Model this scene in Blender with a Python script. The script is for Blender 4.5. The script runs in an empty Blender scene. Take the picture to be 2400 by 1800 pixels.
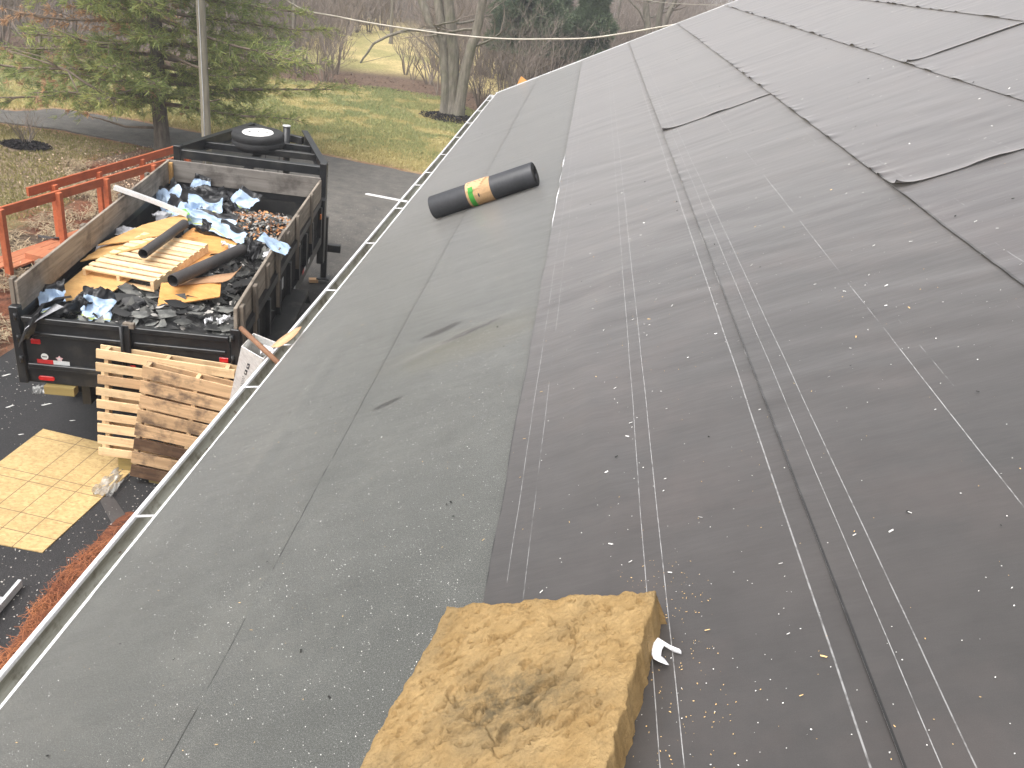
import bpy, math, random
import numpy as np
from mathutils import Vector, Matrix, Euler

random.seed(7); rng = np.random.default_rng(11)
scn = bpy.context.scene
col = scn.collection

# ---------------------------------------------------------------- camera
CAM = (1.5054, 0.0, 5.2)
R = ((0.98646207, 0.16246918, -0.0222788), (0.0935556, -0.44597864, 0.89014066), (0.13468456, -0.88017431, -0.45514091))
cd = bpy.data.cameras.new('camera'); cam = bpy.data.objects.new('camera', cd); col.objects.link(cam)
cd.sensor_width = 36.0; cd.lens = 1960.0 / 2400.0 * 36.0; cd.clip_start = 0.05; cd.clip_end = 3000
cam.matrix_world = Matrix(((R[0][0], -R[0][1], -R[0][2], CAM[0]), (R[1][0], -R[1][1], -R[1][2], CAM[1]),
                           (R[2][0], -R[2][1], -R[2][2], CAM[2]), (0, 0, 0, 1)))
scn.camera = cam

# ---------------------------------------------------------------- light
SUN_EL, SUN_AZ = math.radians(60), math.radians(-140)      # azimuth measured from +Y towards +X
w = bpy.data.worlds.new('World'); scn.world = w; w.use_nodes = True
nt = w.node_tree; nt.nodes.clear()
sky = nt.nodes.new('ShaderNodeTexSky'); sky.sky_type = 'NISHITA'; sky.sun_disc = False
sky.sun_elevation = SUN_EL; sky.sun_rotation = SUN_AZ; sky.dust_density = 7.0; sky.air_density = 1.2; sky.ozone_density = 1.0
hs = nt.nodes.new('ShaderNodeHueSaturation'); hs.inputs['Saturation'].default_value = 0.15
bg = nt.nodes.new('ShaderNodeBackground'); bg.inputs['Strength'].default_value = 0.15
wo = nt.nodes.new('ShaderNodeOutputWorld')
nt.links.new(sky.outputs[0], hs.inputs['Color']); nt.links.new(hs.outputs[0], bg.inputs['Color']); nt.links.new(bg.outputs[0], wo.inputs['Surface'])
sd = bpy.data.lights.new('sun', 'SUN'); sd.energy = 0.70; sd.angle = math.radians(45); sd.color = (1.0, 0.96, 0.9)
sun = bpy.data.objects.new('sun', sd); col.objects.link(sun)
dirv = Vector((math.sin(SUN_AZ) * math.cos(SUN_EL), math.cos(SUN_AZ) * math.cos(SUN_EL), math.sin(SUN_EL)))
sun.rotation_euler = dirv.to_track_quat('Z', 'Y').to_euler()
scn.view_settings.view_transform = 'Standard'; scn.view_settings.look = 'None'
scn.view_settings.exposure = 0.80; scn.view_settings.gamma = 1.0; scn.view_settings.use_curve_mapping = False

HAZE = 0.0024
# ---------------------------------------------------------------- helpers
def tag(o, label=None, cat=None, group=None, kind=None):
    if label: o['label'] = label
    if cat: o['category'] = cat
    if group: o['group'] = group
    if kind: o['kind'] = kind
    return o

def empty(name, loc=(0, 0, 0), rot=(0, 0, 0), label=None, cat=None, group=None):
    o = bpy.data.objects.new(name, None); col.objects.link(o)
    o.location = loc; o.rotation_euler = rot; o.empty_display_size = 0.1
    return tag(o, label, cat, group)

def rod(p0, p1):
    d = (Vector(p1) - Vector(p0)); L = d.length
    return d.normalized() if L > 1e-9 else Vector((0, 0, 1))

class MB:
    def __init__(s): s.v = []; s.f = []; s.sm = []
    def add(s, vs, fs, smooth=False):
        b = len(s.v); s.v.extend(tuple(map(float, p)) for p in vs)
        s.f.extend(tuple(i + b for i in f) for f in fs); s.sm.extend([smooth] * len(fs)); return s
    def box(s, c, size, rot=None):
        hx, hy, hz = size[0] / 2, size[1] / 2, size[2] / 2
        pts = [Vector((x, y, z)) for x in (-hx, hx) for y in (-hy, hy) for z in (-hz, hz)]
        if rot is not None:
            m = rot if isinstance(rot, Matrix) else Euler(rot).to_matrix()
            pts = [m @ p for p in pts]
        c = Vector(c)
        return s.add([p + c for p in pts], [(0, 1, 3, 2), (4, 6, 7, 5), (0, 4, 5, 1), (2, 3, 7, 6), (0, 2, 6, 4), (1, 5, 7, 3)])
    def bar(s, p0, p1, wd, ht, up=(0, 0, 1)):
        """box beam between two points, wd across, ht along up"""
        p0, p1 = Vector(p0), Vector(p1); y = (p1 - p0); L = y.length; y.normalize()
        x = y.cross(Vector(up)).normalized(); z = x.cross(y)
        m = Matrix((x, y, z)).transposed()
        return s.box((p0 + p1) / 2, (wd, L, ht), m)
    def tube(s, pts, rad, n=8, caps=True, smooth=True):
        pts = [Vector(p) for p in pts]; k = len(pts)
        rad = rad if hasattr(rad, '__len__') else [rad] * k
        vs = []; prev = None
        for i, p in enumerate(pts):
            t = (pts[min(i + 1, k - 1)] - pts[max(i - 1, 0)]).normalized()
            if prev is None:
                a = Vector((0, 0, 1)) if abs(t.z) < 0.9 else Vector((1, 0, 0))
                x = t.cross(a).normalized()
            else:
                x = (prev - t * prev.dot(t)).normalized()
            prev = x; y = t.cross(x)
            for j in range(n):
                an = 2 * math.pi * j / n
                vs.append(p + (x * math.cos(an) + y * math.sin(an)) * rad[i])
        fs = [(i * n + j, i * n + (j + 1) % n, (i + 1) * n + (j + 1) % n, (i + 1) * n + j) for i in range(k - 1) for j in range(n)]
        s.add(vs, fs, smooth)
        if caps:
            b = len(s.v) - k * n
            s.f.append(tuple(b + j for j in reversed(range(n)))); s.sm.append(False)
            s.f.append(tuple(b + (k - 1) * n + j for j in range(n))); s.sm.append(False)
        return s
    def prism(s, poly, h, axis='z'):
        """poly: list of 3D points (top face); extruded down by vector h"""
        n = len(poly); h = Vector(h)
        top = [Vector(p) for p in poly]; bot = [p + h for p in top]
        return s.add(top + bot, [tuple(range(n)), tuple(reversed(range(n, 2 * n)))] + [(i, i + n, (i + 1) % n + n, (i + 1) % n) for i in range(n)])
    def build(s, name, m, parent=None, bevel=0, **kw):
        me = bpy.data.meshes.new(name); me.from_pydata(s.v, [], s.f)
        me.polygons.foreach_set('use_smooth', s.sm)
        me.materials.append(m); me.update()
        o = bpy.data.objects.new(name, me); col.objects.link(o)
        if parent is not None: o.parent = parent
        if bevel:
            b = o.modifiers.new('bevel', 'BEVEL'); b.width = bevel; b.segments = 1; b.limit_method = 'ANGLE'
        return tag(o, **kw) if kw else o

def np_mesh(name, verts, faces, m, parent=None, smooth=False, uv=None, colr=None, **kw):
    """verts (N,3), faces (M,k)"""
    verts = np.asarray(verts, np.float32); faces = np.asarray(faces, np.int32)
    M, k = faces.shape
    me = bpy.data.meshes.new(name)
    me.vertices.add(len(verts)); me.vertices.foreach_set('co', verts.ravel())
    me.loops.add(M * k); me.loops.foreach_set('vertex_index', faces.ravel())
    me.polygons.add(M); me.polygons.foreach_set('loop_start', np.arange(0, M * k, k, dtype=np.int32))
    me.polygons.foreach_set('loop_total', np.full(M, k, np.int32))
    me.polygons.foreach_set('use_smooth', np.full(M, smooth))
    me.update(calc_edges=True)
    if uv is not None:
        l = me.uv_layers.new(name='UVMap'); l.data.foreach_set('uv', np.asarray(uv, np.float32)[faces.ravel()].ravel())
    if colr is not None:
        a = me.color_attributes.new('Col', 'FLOAT_COLOR', 'POINT')
        c4 = np.ones((len(verts), 4), np.float32); c4[:, :3] = colr; a.data.foreach_set('color', c4.ravel())
    me.materials.append(m)
    o = bpy.data.objects.new(name, me); col.objects.link(o)
    if parent is not None: o.parent = parent
    return tag(o, **kw) if kw else o

def grid_faces(nu, nv):
    i, j = np.meshgrid(np.arange(nu - 1), np.arange(nv - 1), indexing='ij'); a = (i * nv + j).ravel()
    return np.stack([a, a + nv, a + nv + 1, a + 1], 1)

def vnoise(x, y, seed=0):
    xi, yi = np.floor(x), np.floor(y); fx, fy = x - xi, y - yi
    fx = fx * fx * (3 - 2 * fx); fy = fy * fy * (3 - 2 * fy)
    def h(a, b):
        t = np.sin(a * 127.1 + b * 311.7 + seed * 74.7) * 43758.5453; return t - np.floor(t)
    return (h(xi, yi) * (1 - fx) + h(xi + 1, yi) * fx) * (1 - fy) + (h(xi, yi + 1) * (1 - fx) + h(xi + 1, yi + 1) * fx) * fy

def fbm(x, y, seed=0, o=4):
    t = 0; a = .5
    for k in range(o): t = t + a * vnoise(x * 2 ** k, y * 2 ** k, seed + k * 3); a *= .5
    return t / (1 - .5 ** o)

# ---------------------------------------------------------------- materials
def new_mat(name):
    m = bpy.data.materials.new(name); m.use_nodes = True; t = m.node_tree; t.nodes.clear()
    out = t.nodes.new('ShaderNodeOutputMaterial'); b = t.nodes.new('ShaderNodeBsdfPrincipled')
    t.links.new(b.outputs[0], out.inputs['Surface']); return m, t, b

def node(t, typ, ins={}, **kw):
    n = t.nodes.new(typ)
    for k, v in kw.items(): setattr(n, k, v)
    for k, v in ins.items():
        if isinstance(v, bpy.types.NodeSocket): t.links.new(v, n.inputs[k])
        else: n.inputs[k].default_value = v
    return n

def mth(t, op, a, b=None, c=None, clamp=False):
    n = t.nodes.new('ShaderNodeMath'); n.operation = op; n.use_clamp = clamp
    for i, v in enumerate((a, b, c)):
        if v is None: continue
        if isinstance(v, bpy.types.NodeSocket): t.links.new(v, n.inputs[i])
        else: n.inputs[i].default_value = v
    return n.outputs[0]

def mixc(t, f, a, b, mode='MIX'):
    n = t.nodes.new('ShaderNodeMix'); n.data_type = 'RGBA'; n.blend_type = mode
    for i, v in ((0, f), (6, a), (7, b)):
        if isinstance(v, bpy.types.NodeSocket): t.links.new(v, n.inputs[i])
        else: n.inputs[i].default_value = v if i == 0 else (*v[:3], 1)
    return n.outputs[2]

def ramp(t, f, stops):
    n = t.nodes.new('ShaderNodeValToRGB'); t.links.new(f, n.inputs[0]); e = n.color_ramp.elements
    while len(e) < len(stops): e.new(0.5)
    for el, (p, c) in zip(e, stops):
        el.position = p; el.color = (*c, 1) if hasattr(c, '__len__') else (c, c, c, 1)
    return n.outputs[0]

def noise(t, scale, detail=4, vec=None, rough=.55, dist=0):
    n = node(t, 'ShaderNodeTexNoise', {'Scale': scale, 'Detail': detail, 'Roughness': rough, 'Distortion': dist})
    if vec is not None: t.links.new(vec, n.inputs['Vector'])
    return n.outputs[0]

def objvec(t, s=(1, 1, 1)):
    c = t.nodes.new('ShaderNodeTexCoord'); mp = t.nodes.new('ShaderNodeMapping'); mp.inputs['Scale'].default_value = s
    t.links.new(c.outputs['Object'], mp.inputs['Vector']); return mp.outputs[0]

def pm(name, base, dark=None, rough=.7, scale=6, stretch=(1, 1, 1), bump=.0, bscale=40, metal=0, spec=.4, island=0.0, contrast=(.35, .65), dirt=None, dirt_scale=2.5, dirt_amt=.5, fine=.12):
    m, t, b = new_mat(name); v = objvec(t, stretch)
    dark = dark or tuple(c * .65 for c in base)
    f = ramp(t, noise(t, scale, 5, v), [(contrast[0], 0.), (contrast[1], 1.)])
    c = mixc(t, f, dark, base)
    if fine:
        c = mixc(t, 1.0, c, ramp(t, noise(t, scale * 14, 2, v), [(.3, 1 - fine), (.7, 1 + fine)]), 'MULTIPLY')
    if dirt:
        d = ramp(t, noise(t, dirt_scale, 6, objvec(t), .65), [(.5, 0.), (.68, 1.)])
        c = mixc(t, mth(t, 'MULTIPLY', d, dirt_amt), c, dirt)
    if island:
        g = node(t, 'ShaderNodeNewGeometry'); oi = node(t, 'ShaderNodeObjectInfo')
        r = mth(t, 'FRACT', mth(t, 'ADD', g.outputs['Random Per Island'], oi.outputs['Random']))
        c = mixc(t, 1.0, c, ramp(t, r, [(0, 1 - island), (1, 1 + island)]), 'MULTIPLY')
    t.links.new(c, b.inputs['Base Color'])
    b.inputs['Roughness'].default_value = rough; b.inputs['Metallic'].default_value = metal; b.inputs['Specular IOR Level'].default_value = spec
    if bump:
        bn = node(t, 'ShaderNodeBump', {'Strength': bump, 'Distance': .02, 'Height': noise(t, bscale, 4, v)})
        t.links.new(bn.outputs[0], b.inputs['Normal'])
    return m

def wood(name, base, dark, rough=.7, axis='x', stain=None, stain_amt=.7, stain_scale=3, spec=.25, pores=.0):
    s = {'x': (1.5, 22, 22), 'y': (22, 1.5, 22), 'z': (22, 22, 1.5)}[axis]
    m, t, b = new_mat(name); v = objvec(t, s)
    oi = node(t, 'ShaderNodeObjectInfo')
    va = node(t, 'ShaderNodeVectorMath', {0: v, 1: (0, 0, 0)}, operation='ADD')
    cmb = node(t, 'ShaderNodeCombineXYZ', {0: mth(t, 'MULTIPLY', oi.outputs['Random'], 37.), 1: mth(t, 'MULTIPLY', oi.outputs['Random'], 91.), 2: 0.0})
    t.links.new(cmb.outputs[0], va.inputs[1]); vv = va.outputs[0]
    f = ramp(t, noise(t, 1.0, 6, vv, .6, .4), [(.32, 0.), (.62, 1.)])
    c = mixc(t, f, dark, base)
    if stain:
        va2 = node(t, 'ShaderNodeVectorMath', {0: objvec(t), 1: cmb.outputs[0]}, operation='ADD')
        d = ramp(t, noise(t, stain_scale, 5, va2.outputs[0], .65), [(.5, 0.), (.64, 1.)])
        c = mixc(t, mth(t, 'MULTIPLY', d, stain_amt), c, stain)
    c = mixc(t, 1.0, c, ramp(t, oi.outputs['Random'], [(0, .82), (1, 1.12)]), 'MULTIPLY')
    t.links.new(c, b.inputs['Base Color']); b.inputs['Roughness'].default_value = rough; b.inputs['Specular IOR Level'].default_value = spec
    bn = node(t, 'ShaderNodeBump', {'Strength': .35, 'Distance': .01, 'Height': noise(t, 1.0, 5, vv)}); t.links.new(bn.outputs[0], b.inputs['Normal'])
    return m

M = {}
M['black_steel'] = pm('black_steel', (.018, .019, .021), (.010, .010, .011), rough=.38, scale=3, spec=.5, dirt=(.07, .065, .055), dirt_amt=.45, dirt_scale=4)
M['black_inner'] = pm('black_inner', (.022, .021, .02), (.010, .010, .010), rough=.65, scale=5, dirt=(.10, .09, .075), dirt_amt=.5)
M['grey_board'] = wood('grey_board', (.34, .29, .235), (.20, .17, .14), axis='y', stain=(.07, .055, .045), stain_amt=.6, stain_scale=2.2)
M['grey_board_x'] = wood('grey_board_x', (.30, .275, .25), (.19, .17, .15), axis='x', stain=(.06, .05, .045), stain_amt=.6, stain_scale=2.6)
M['grey_stake'] = wood('grey_stake', (.24, .20, .16), (.13, .11, .09), axis='z', stain=(.06, .05, .04), stain_amt=.5)
M['pallet'] = wood('pallet', (.84, .62, .37), (.66, .45, .25), axis='x', stain=(.16, .10, .06), stain_amt=.28, stain_scale=5)
M['pallet_z'] = wood('pallet_z', (.80, .59, .35), (.60, .41, .23), axis='z', stain=(.16, .10, .06), stain_amt=.25, stain_scale=5)
M['pallet_old'] = wood('pallet_old', (.66, .44, .25), (.42, .27, .15), axis='x', stain=(.10, .07, .055), stain_amt=.8, stain_scale=4)
M['pallet_dark'] = wood('pallet_dark', (.13, .075, .045), (.05, .03, .02), axis='x', stain=(.30, .19, .11), stain_amt=.4, stain_scale=4)
M['fresh_pallet'] = wood('fresh_pallet', (.92, .72, .46), (.78, .52, .27), axis='x', stain=(.45, .22, .08), stain_amt=.25, stain_scale=7)
M['ply'] = pm('ply', (.70, .43, .17), (.55, .31, .11), rough=.65, scale=2.2, stretch=(1, 4, 1), dirt=(.35, .17, .06), dirt_scale=5, dirt_amt=.35, bump=.2, bscale=30)
M['ply_orange'] = pm('ply_orange', (.78, .40, .13), (.62, .29, .08), rough=.65, scale=3, stretch=(1, 4, 1), dirt=(.32, .13, .04), dirt_scale=7, dirt_amt=.4)
M['card'] = pm('cardboard', (.46, .27, .15), (.38, .21, .11), rough=.8, scale=5, bump=.1)
M['card_light'] = pm('cardboard_light', (.66, .42, .24), (.56, .34, .18), rough=.8, scale=5)
M['white_card'] = pm('white_cardboard', (.90, .89, .87), (.84, .83, .81), rough=.6, scale=3, dirt=(.5, .47, .42), dirt_amt=.35, dirt_scale=3)
M['core'] = pm('card_core', (.27, .14, .08), (.20, .10, .055), rough=.75, scale=8, stretch=(1, 1, 1))
M['tyre'] = pm('tyre_rubber', (.028, .028, .03), (.02, .02, .02), rough=.75, scale=8, bump=.3, bscale=60, dirt=(.08, .075, .07), dirt_amt=.3)
M['white_paint'] = pm('white_paint', (.82, .82, .80), (.74, .74, .72), rough=.35, scale=3, spec=.5)
M['white_trim'] = pm('white_trim', (.84, .84, .85), (.76, .76, .76), rough=.4, scale=6, dirt=(.55, .52, .47), dirt_amt=.25, dirt_scale=9)
M['red_lens'] = pm('red_lens', (.62, .02, .02), (.5, .015, .015), rough=.25, scale=3, spec=.6)
M['orange_lens'] = pm('orange_lens', (.75, .20, .02), rough=.3, scale=3)
M['red_tape'] = pm('red_tape', (.55, .03, .03), (.45, .03, .03), rough=.35, scale=20)
M['white_tape'] = pm('white_tape', (.66, .68, .68), (.55, .57, .57), rough=.35, scale=20)
M['pink'] = pm('pink_print', (.62, .28, .30), (.75, .6, .6), rough=.5, scale=40)
M['rail_orange'] = wood('rail_paint', (.56, .155, .065), (.46, .12, .052), axis='y', rough=.6, stain=(.25, .07, .035), stain_amt=.4)
M['deck_orange'] = wood('deck_paint', (.52, .20, .10), (.42, .15, .075), axis='y', rough=.7, stain=(.26, .11, .06), stain_amt=.4)
M['block'] = wood('wood_block', (.34, .26, .10), (.24, .18, .07), axis='x')
M['alu'] = pm('aluminium', (.68, .69, .70), (.58, .59, .60), rough=.4, metal=.15, scale=8)
M['gutter_white'] = pm('gutter_white', (.86, .86, .88), (.78, .78, .80), rough=.35, scale=6, dirt=(.3, .28, .22), dirt_amt=.35, dirt_scale=14)
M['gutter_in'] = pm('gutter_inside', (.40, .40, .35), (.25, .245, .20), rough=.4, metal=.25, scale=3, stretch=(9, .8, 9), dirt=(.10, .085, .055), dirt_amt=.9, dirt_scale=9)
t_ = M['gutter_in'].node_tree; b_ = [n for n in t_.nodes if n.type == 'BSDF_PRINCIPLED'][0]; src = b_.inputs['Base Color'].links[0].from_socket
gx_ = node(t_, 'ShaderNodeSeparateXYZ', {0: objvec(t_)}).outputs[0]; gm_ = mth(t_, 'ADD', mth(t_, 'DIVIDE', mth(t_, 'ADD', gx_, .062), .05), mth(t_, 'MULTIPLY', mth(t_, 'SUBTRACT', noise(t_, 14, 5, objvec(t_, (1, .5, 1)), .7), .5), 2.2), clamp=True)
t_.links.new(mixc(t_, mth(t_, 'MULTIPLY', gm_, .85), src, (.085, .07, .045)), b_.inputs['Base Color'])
M['siding'] = pm('siding', (.62, .60, .56), rough=.6, scale=2)
M['soffit'] = pm('soffit', (.7, .7, .68), rough=.6, scale=2)
M['deckply'] = pm('roof_ply', (.42, .28, .14), rough=.8, scale=4)
M['shingle_old'] = pm('old_shingle', (.16, .162, .152), (.05, .05, .048), rough=.9, scale=7, bump=.4, bscale=120, island=.6, dirt=(.20, .19, .17), dirt_amt=.5, dirt_scale=6)
M['felt_scrap'] = pm('felt_scrap', (.055, .053, .052), (.025, .025, .025), rough=.6, scale=5, island=.6)
M['felt_roll'] = pm('felt_roll', (.045, .046, .052), (.034, .035, .04), rough=.48, scale=3, stretch=(1, 1, 1), spec=.5)
M['felt_roll_brown'] = pm('felt_roll_brown', (.075, .068, .066), (.055, .05, .049), rough=.6, scale=3)
M['green'] = pm('green_print', (.06, .36, .05), (.05, .28, .04), rough=.6, scale=9)
M['lime'] = pm('lime_print', (.25, .75, .08), rough=.5, scale=9)
M['redprint'] = pm('red_print', (.6, .12, .07), rough=.7, scale=9)
M['inkprint'] = pm('ink_print', (.05, .05, .07), rough=.7, scale=9)
M['kraft'] = pm('kraft_label', (.50, .32, .17), (.42, .26, .13), rough=.75, scale=6, dirt=(.36, .24, .14), dirt_amt=.3, dirt_scale=20)
M['paper_white'] = pm('torn_paper', (.85, .85, .87), (.75, .75, .78), rough=.7, scale=12)
M['insul_side'] = None
M['chip_white'] = pm('white_chips', (.80, .79, .76), (.7, .69, .66), rough=.5, scale=3, island=.15)
M['chip_wood'] = pm('wood_chips', (.78, .55, .26), (.66, .42, .17), rough=.6, scale=9, island=.2)
M['chip_orange'] = pm('broken_wood', (.62, .30, .12), (.35, .16, .08), rough=.7, scale=9, island=.4)
M['chip_dark'] = pm('dark_bits', (.03, .03, .028), rough=.8, scale=9)
M['chip_grey'] = pm('grey_bits', (.42, .40, .37), (.28, .26, .24), rough=.8, scale=9, island=.3)
M['bark_pine'] = pm('bark_pine', (.21, .18, .15), (.10, .085, .07), rough=.95, scale=5, stretch=(3, 3, .7), bump=1.0, bscale=14)
M['bark'] = pm('bark_grey', (.27, .24, .20), (.15, .135, .11), rough=.95, scale=4, stretch=(3, 3, .6), bump=.9, bscale=16, dirt=(.14, .16, .09), dirt_amt=.35)
M['limb'] = pm('dead_limb', (.25, .20, .16), (.17, .13, .10), rough=.9, scale=9)
M['pole_wood'] = wood('pole_wood', (.36, .33, .26), (.23, .21, .165), axis='z', stain=(.16, .15, .12), stain_amt=.4, stain_scale=1.5)
M['wire'] = pm('wire', (.62, .57, .48), (.5, .45, .38), rough=.6, scale=9)
M['straw'] = pm('pine_straw', (.34, .125, .05), (.20, .065, .03), rough=.8, scale=3, island=.45)
M['deadgrass'] = pm('dead_grass', (.42, .33, .21), (.26, .19, .12), rough=.85, scale=3, island=.4)
M['mulch'] = pm('black_mulch', (.028, .022, .022), (.012, .010, .010), rough=.95, scale=9, bump=.8, bscale=30, island=.4)
M['clear'] = pm('clear_film', (.55, .55, .53), (.3, .3, .29), rough=.15, scale=20, spec=.8)
M['clear'].node_tree.nodes['Principled BSDF'].inputs['Alpha'].default_value = .55

def leafy(name, cols, rough=.7, trans=0.0, scale=.35):
    """colour from island random plus a slow world noise"""
    m, t, b = new_mat(name)
    g = node(t, 'ShaderNodeNewGeometry')
    n_ = noise(t, scale, 3, g.outputs['Position'])
    f = mth(t, 'ADD', mth(t, 'MULTIPLY', g.outputs['Random Per Island'], .55), mth(t, 'MULTIPLY', n_, .9)); f = mth(t, 'SUBTRACT', f, .22, clamp=True)
    k = len(cols) - 1
    c = ramp(t, f, [(i / k, c_) for i, c_ in enumerate(cols)])
    t.links.new(c, b.inputs['Base Color']); b.inputs['Roughness'].default_value = rough; b.inputs['Specular IOR Level'].default_value = .25
    if trans:
        out = [n for n in t.nodes if n.type == 'OUTPUT_MATERIAL'][0]
        tr = node(t, 'ShaderNodeBsdfTranslucent', {'Color': c}); mx = node(t, 'ShaderNodeMixShader', {0: trans})
        t.links.new(b.outputs[0], mx.inputs[1]); t.links.new(tr.outputs[0], mx.inputs[2]); t.links.new(mx.outputs[0], out.inputs['Surface'])
    return m
M['needles'] = leafy('pine_needles', [(.10, .14, .06), (.22, .28, .10), (.38, .42, .15), (.68, .62, .24)], trans=.35, scale=.8)
M['needles_dead'] = leafy('dead_needles', [(.30, .20, .13), (.56, .36, .22), (.78, .48, .29)], trans=.3)
M['juniper'] = leafy('juniper_needles', [(.06, .09, .06), (.12, .16, .09), (.20, .24, .13)], trans=.2, scale=.5)
M['twigs'] = leafy('bare_twigs', [(.11, .09, .075), (.22, .18, .15), (.38, .32, .275)], scale=.25)
M['twigs_pale'] = leafy('pale_twigs', [(.22, .19, .16), (.36, .32, .28), (.45, .41, .36)], scale=.25)
M['grass'] = leafy('grass_blades', [(.19, .24, .10), (.28, .32, .14), (.40, .40, .19), (.52, .46, .25)], trans=.25, scale=.45)
M['grass_dry'] = leafy('dry_grass_blades', [(.32, .30, .12), (.50, .42, .19), (.62, .52, .28)], trans=.2, scale=.6)
M['grass_near'] = leafy('near_grass_blades', [(.15, .16, .055), (.26, .23, .085), (.40, .34, .15)], trans=.2, scale=.6)
M['leaves'] = leafy('fallen_leaves', [(.36, .22, .14), (.55, .40, .28), (.70, .58, .44)], trans=.15)
M['litter'] = leafy('leaf_litter', [(.11, .08, .06), (.18, .13, .10), (.26, .19, .15)], trans=.1)

# film: blue-white outside, black inside (a two-faced plastic sheet)
def film():
    m, t, b = new_mat('wrap_film'); g = node(t, 'ShaderNodeNewGeometry')
    n_ = noise(t, 5, 4, objvec(t))
    lt = mixc(t, ramp(t, n_, [(.35, 0.), (.65, 1.)]), (.30, .41, .56), (.50, .62, .78))
    dk = mixc(t, n_, (.012, .012, .014), (.05, .045, .05))
    uvn = node(t, 'ShaderNodeUVMap'); sp = node(t, 'ShaderNodeSeparateXYZ', {0: uvn.outputs[0]})
    band = mth(t, 'LESS_THAN', mth(t, 'ABSOLUTE', mth(t, 'SUBTRACT', sp.outputs[1], .1)), .03)
    lt = mixc(t, mth(t, 'MULTIPLY', band, .8), lt, (.62, .72, .10))
    bl = mth(t, 'GREATER_THAN', sp.outputs[1], .78); lt = mixc(t, bl, lt, (.02, .02, .022))
    c = mixc(t, g.outputs['Backfacing'], lt, dk)
    t.links.new(c, b.inputs['Base Color']); b.inputs['Roughness'].default_value = .42; b.inputs['Specular IOR Level'].default_value = .45
    return m
M['film'] = film()
M['film_blue'] = pm('film_blue', (.46, .60, .78), (.34, .46, .62), rough=.4, scale=4)
M['black_film'] = pm('black_film', (.014, .014, .016), (.008, .008, .009), rough=.42, scale=4, spec=.5)
M['white_film'] = pm('white_film', (.68, .68, .70), (.45, .45, .48), rough=.4, scale=6, spec=.5)

# ---------------------------------------------------------------- ground
XE, ZE = 0.0, 2.8439
TH = math.radians(28.32)
US = np.array([math.cos(TH), 0, math.sin(TH)]); NR = np.array([-math.sin(TH), 0, math.cos(TH)])

def seg_dist(x, y, poly):
    """signed distance to polygon edge: negative inside"""
    p = np.array(poly, float); d = np.full(np.shape(x), 1e9); ins = np.zeros(np.shape(x), bool)
    for a, b in zip(p, np.roll(p, -1, 0)):
        e = b - a; L = e @ e; t = np.clip(((x - a[0]) * e[0] + (y - a[1]) * e[1]) / L, 0, 1)
        d = np.minimum(d, np.hypot(x - a[0] - t * e[0], y - a[1] - t * e[1]))
        c = (a[1] > y) != (b[1] > y)
        xi = (b[0] - a[0]) * (y - a[1]) / (b[1] - a[1] + 1e-12) + a[0]; ins ^= c & (x < xi)
    return np.where(ins, -d, d)

DRIVE = [(0.45, -6), (0.45, 20.3), (-0.9, 20.45), (-2.0, 20.66), (-4.73, 21.05), (-7.29, 21.12), (-8.49, 21.3), (-9.97, 21.52), (-11.86, 21.42), (-12.3, 20.5),
         (-20, 20.0), (-30, 17.5), (-30, 16.6), (-20, 18.8), (-12.0, 19.3), (-10.49, 19.5), (-9.36, 19.35), (-8.18, 19.24), (-7.47, 19.0), (-6.6, 18.2), (-5.9, 16.5), (-5.35, 14.0), (-5.05, 11.5), (-4.94, 9.3), (-4.95, 8.6), (-4.9, 5.5), (-4.7, -6)]
SOIL = [(-4.5, -6), (-4.8, 8), (-5.0, 12), (-5.6, 16), (-6.8, 18.6), (-8.3, 19.0), (-8.7, 17.2), (-7.6, 15.6), (-7.4, 14.0), (-8.0, 12.6), (-9.5, 11), (-14, 9), (-14, -6)]
WOOD_E = np.array([(-40, 24), (-22, 27), (-15, 28.6), (-12.7, 29.8), (-11.4, 30.9), (-8.6, 31.3), (-5.8, 32.6), (-3.7, 32.6), (-1.7, 30.2), (3, 30), (12, 30), (60, 28)])
def wood_y(x): return np.interp(x, WOOD_E[:, 0], WOOD_E[:, 1])

xs = np.unique(np.round(np.concatenate([np.linspace(-320, -60, 8), np.linspace(-60, -16, 30), np.arange(-16, 5, .16), np.linspace(5, 60, 40), np.linspace(60, 320, 8)]), 3))
ys = np.unique(np.round(np.concatenate([np.linspace(-120, -6, 12), np.arange(-6, 3, .6), np.arange(3, 36, .16), np.linspace(36, 70, 90), np.linspace(70, 260, 50), np.linspace(260, 500, 6)]), 3))
gx, gy = np.meshgrid(xs, ys, indexing='ij')
nA = fbm(gx * .35, gy * .35, 1); nB = fbm(gx * 1.3, gy * 1.3, 9); nC = fbm(gx * 4, gy * 4, 21, 3)
green = np.array([.23, .265, .12]); olive = np.array([.34, .32, .13]); straw = np.array([.56, .47, .23]); tan = np.array([.46, .35, .25])
red = np.array([.25, .10, .06]); brown = np.array([.15, .11, .08]); field = np.array([.60, .49, .24]); litter = np.array([.125, .10, .082])
def mx(a, b, f): return a * (1 - f[..., None]) + b * f[..., None]
def sst(e0, e1, x): t = np.clip((x - e0) / (e1 - e0), 0, 1); return t * t * (3 - 2 * t)
dD = seg_dist(gx, gy, DRIVE); dS = seg_dist(gx, gy, SOIL)
c = np.broadcast_to(green, gx.shape + (3,)).copy()
c = mx(c, olive, sst(.40, .65, nA)); c = mx(c, straw, sst(.56, .74, nB) * .75)
far_side = gy > 20
c = mx(c, straw * np.array([1, .98, .9]), np.where(far_side, sst(3.2, .5, dD + (nB - .5) * 2.0) * .8, 0))
near_l = sst(20.5, 19.5, gy)
dryl = mx(np.broadcast_to(straw * .74, c.shape), olive, sst(.42, .66, nA * .6 + nB * .4) * .75)
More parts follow.
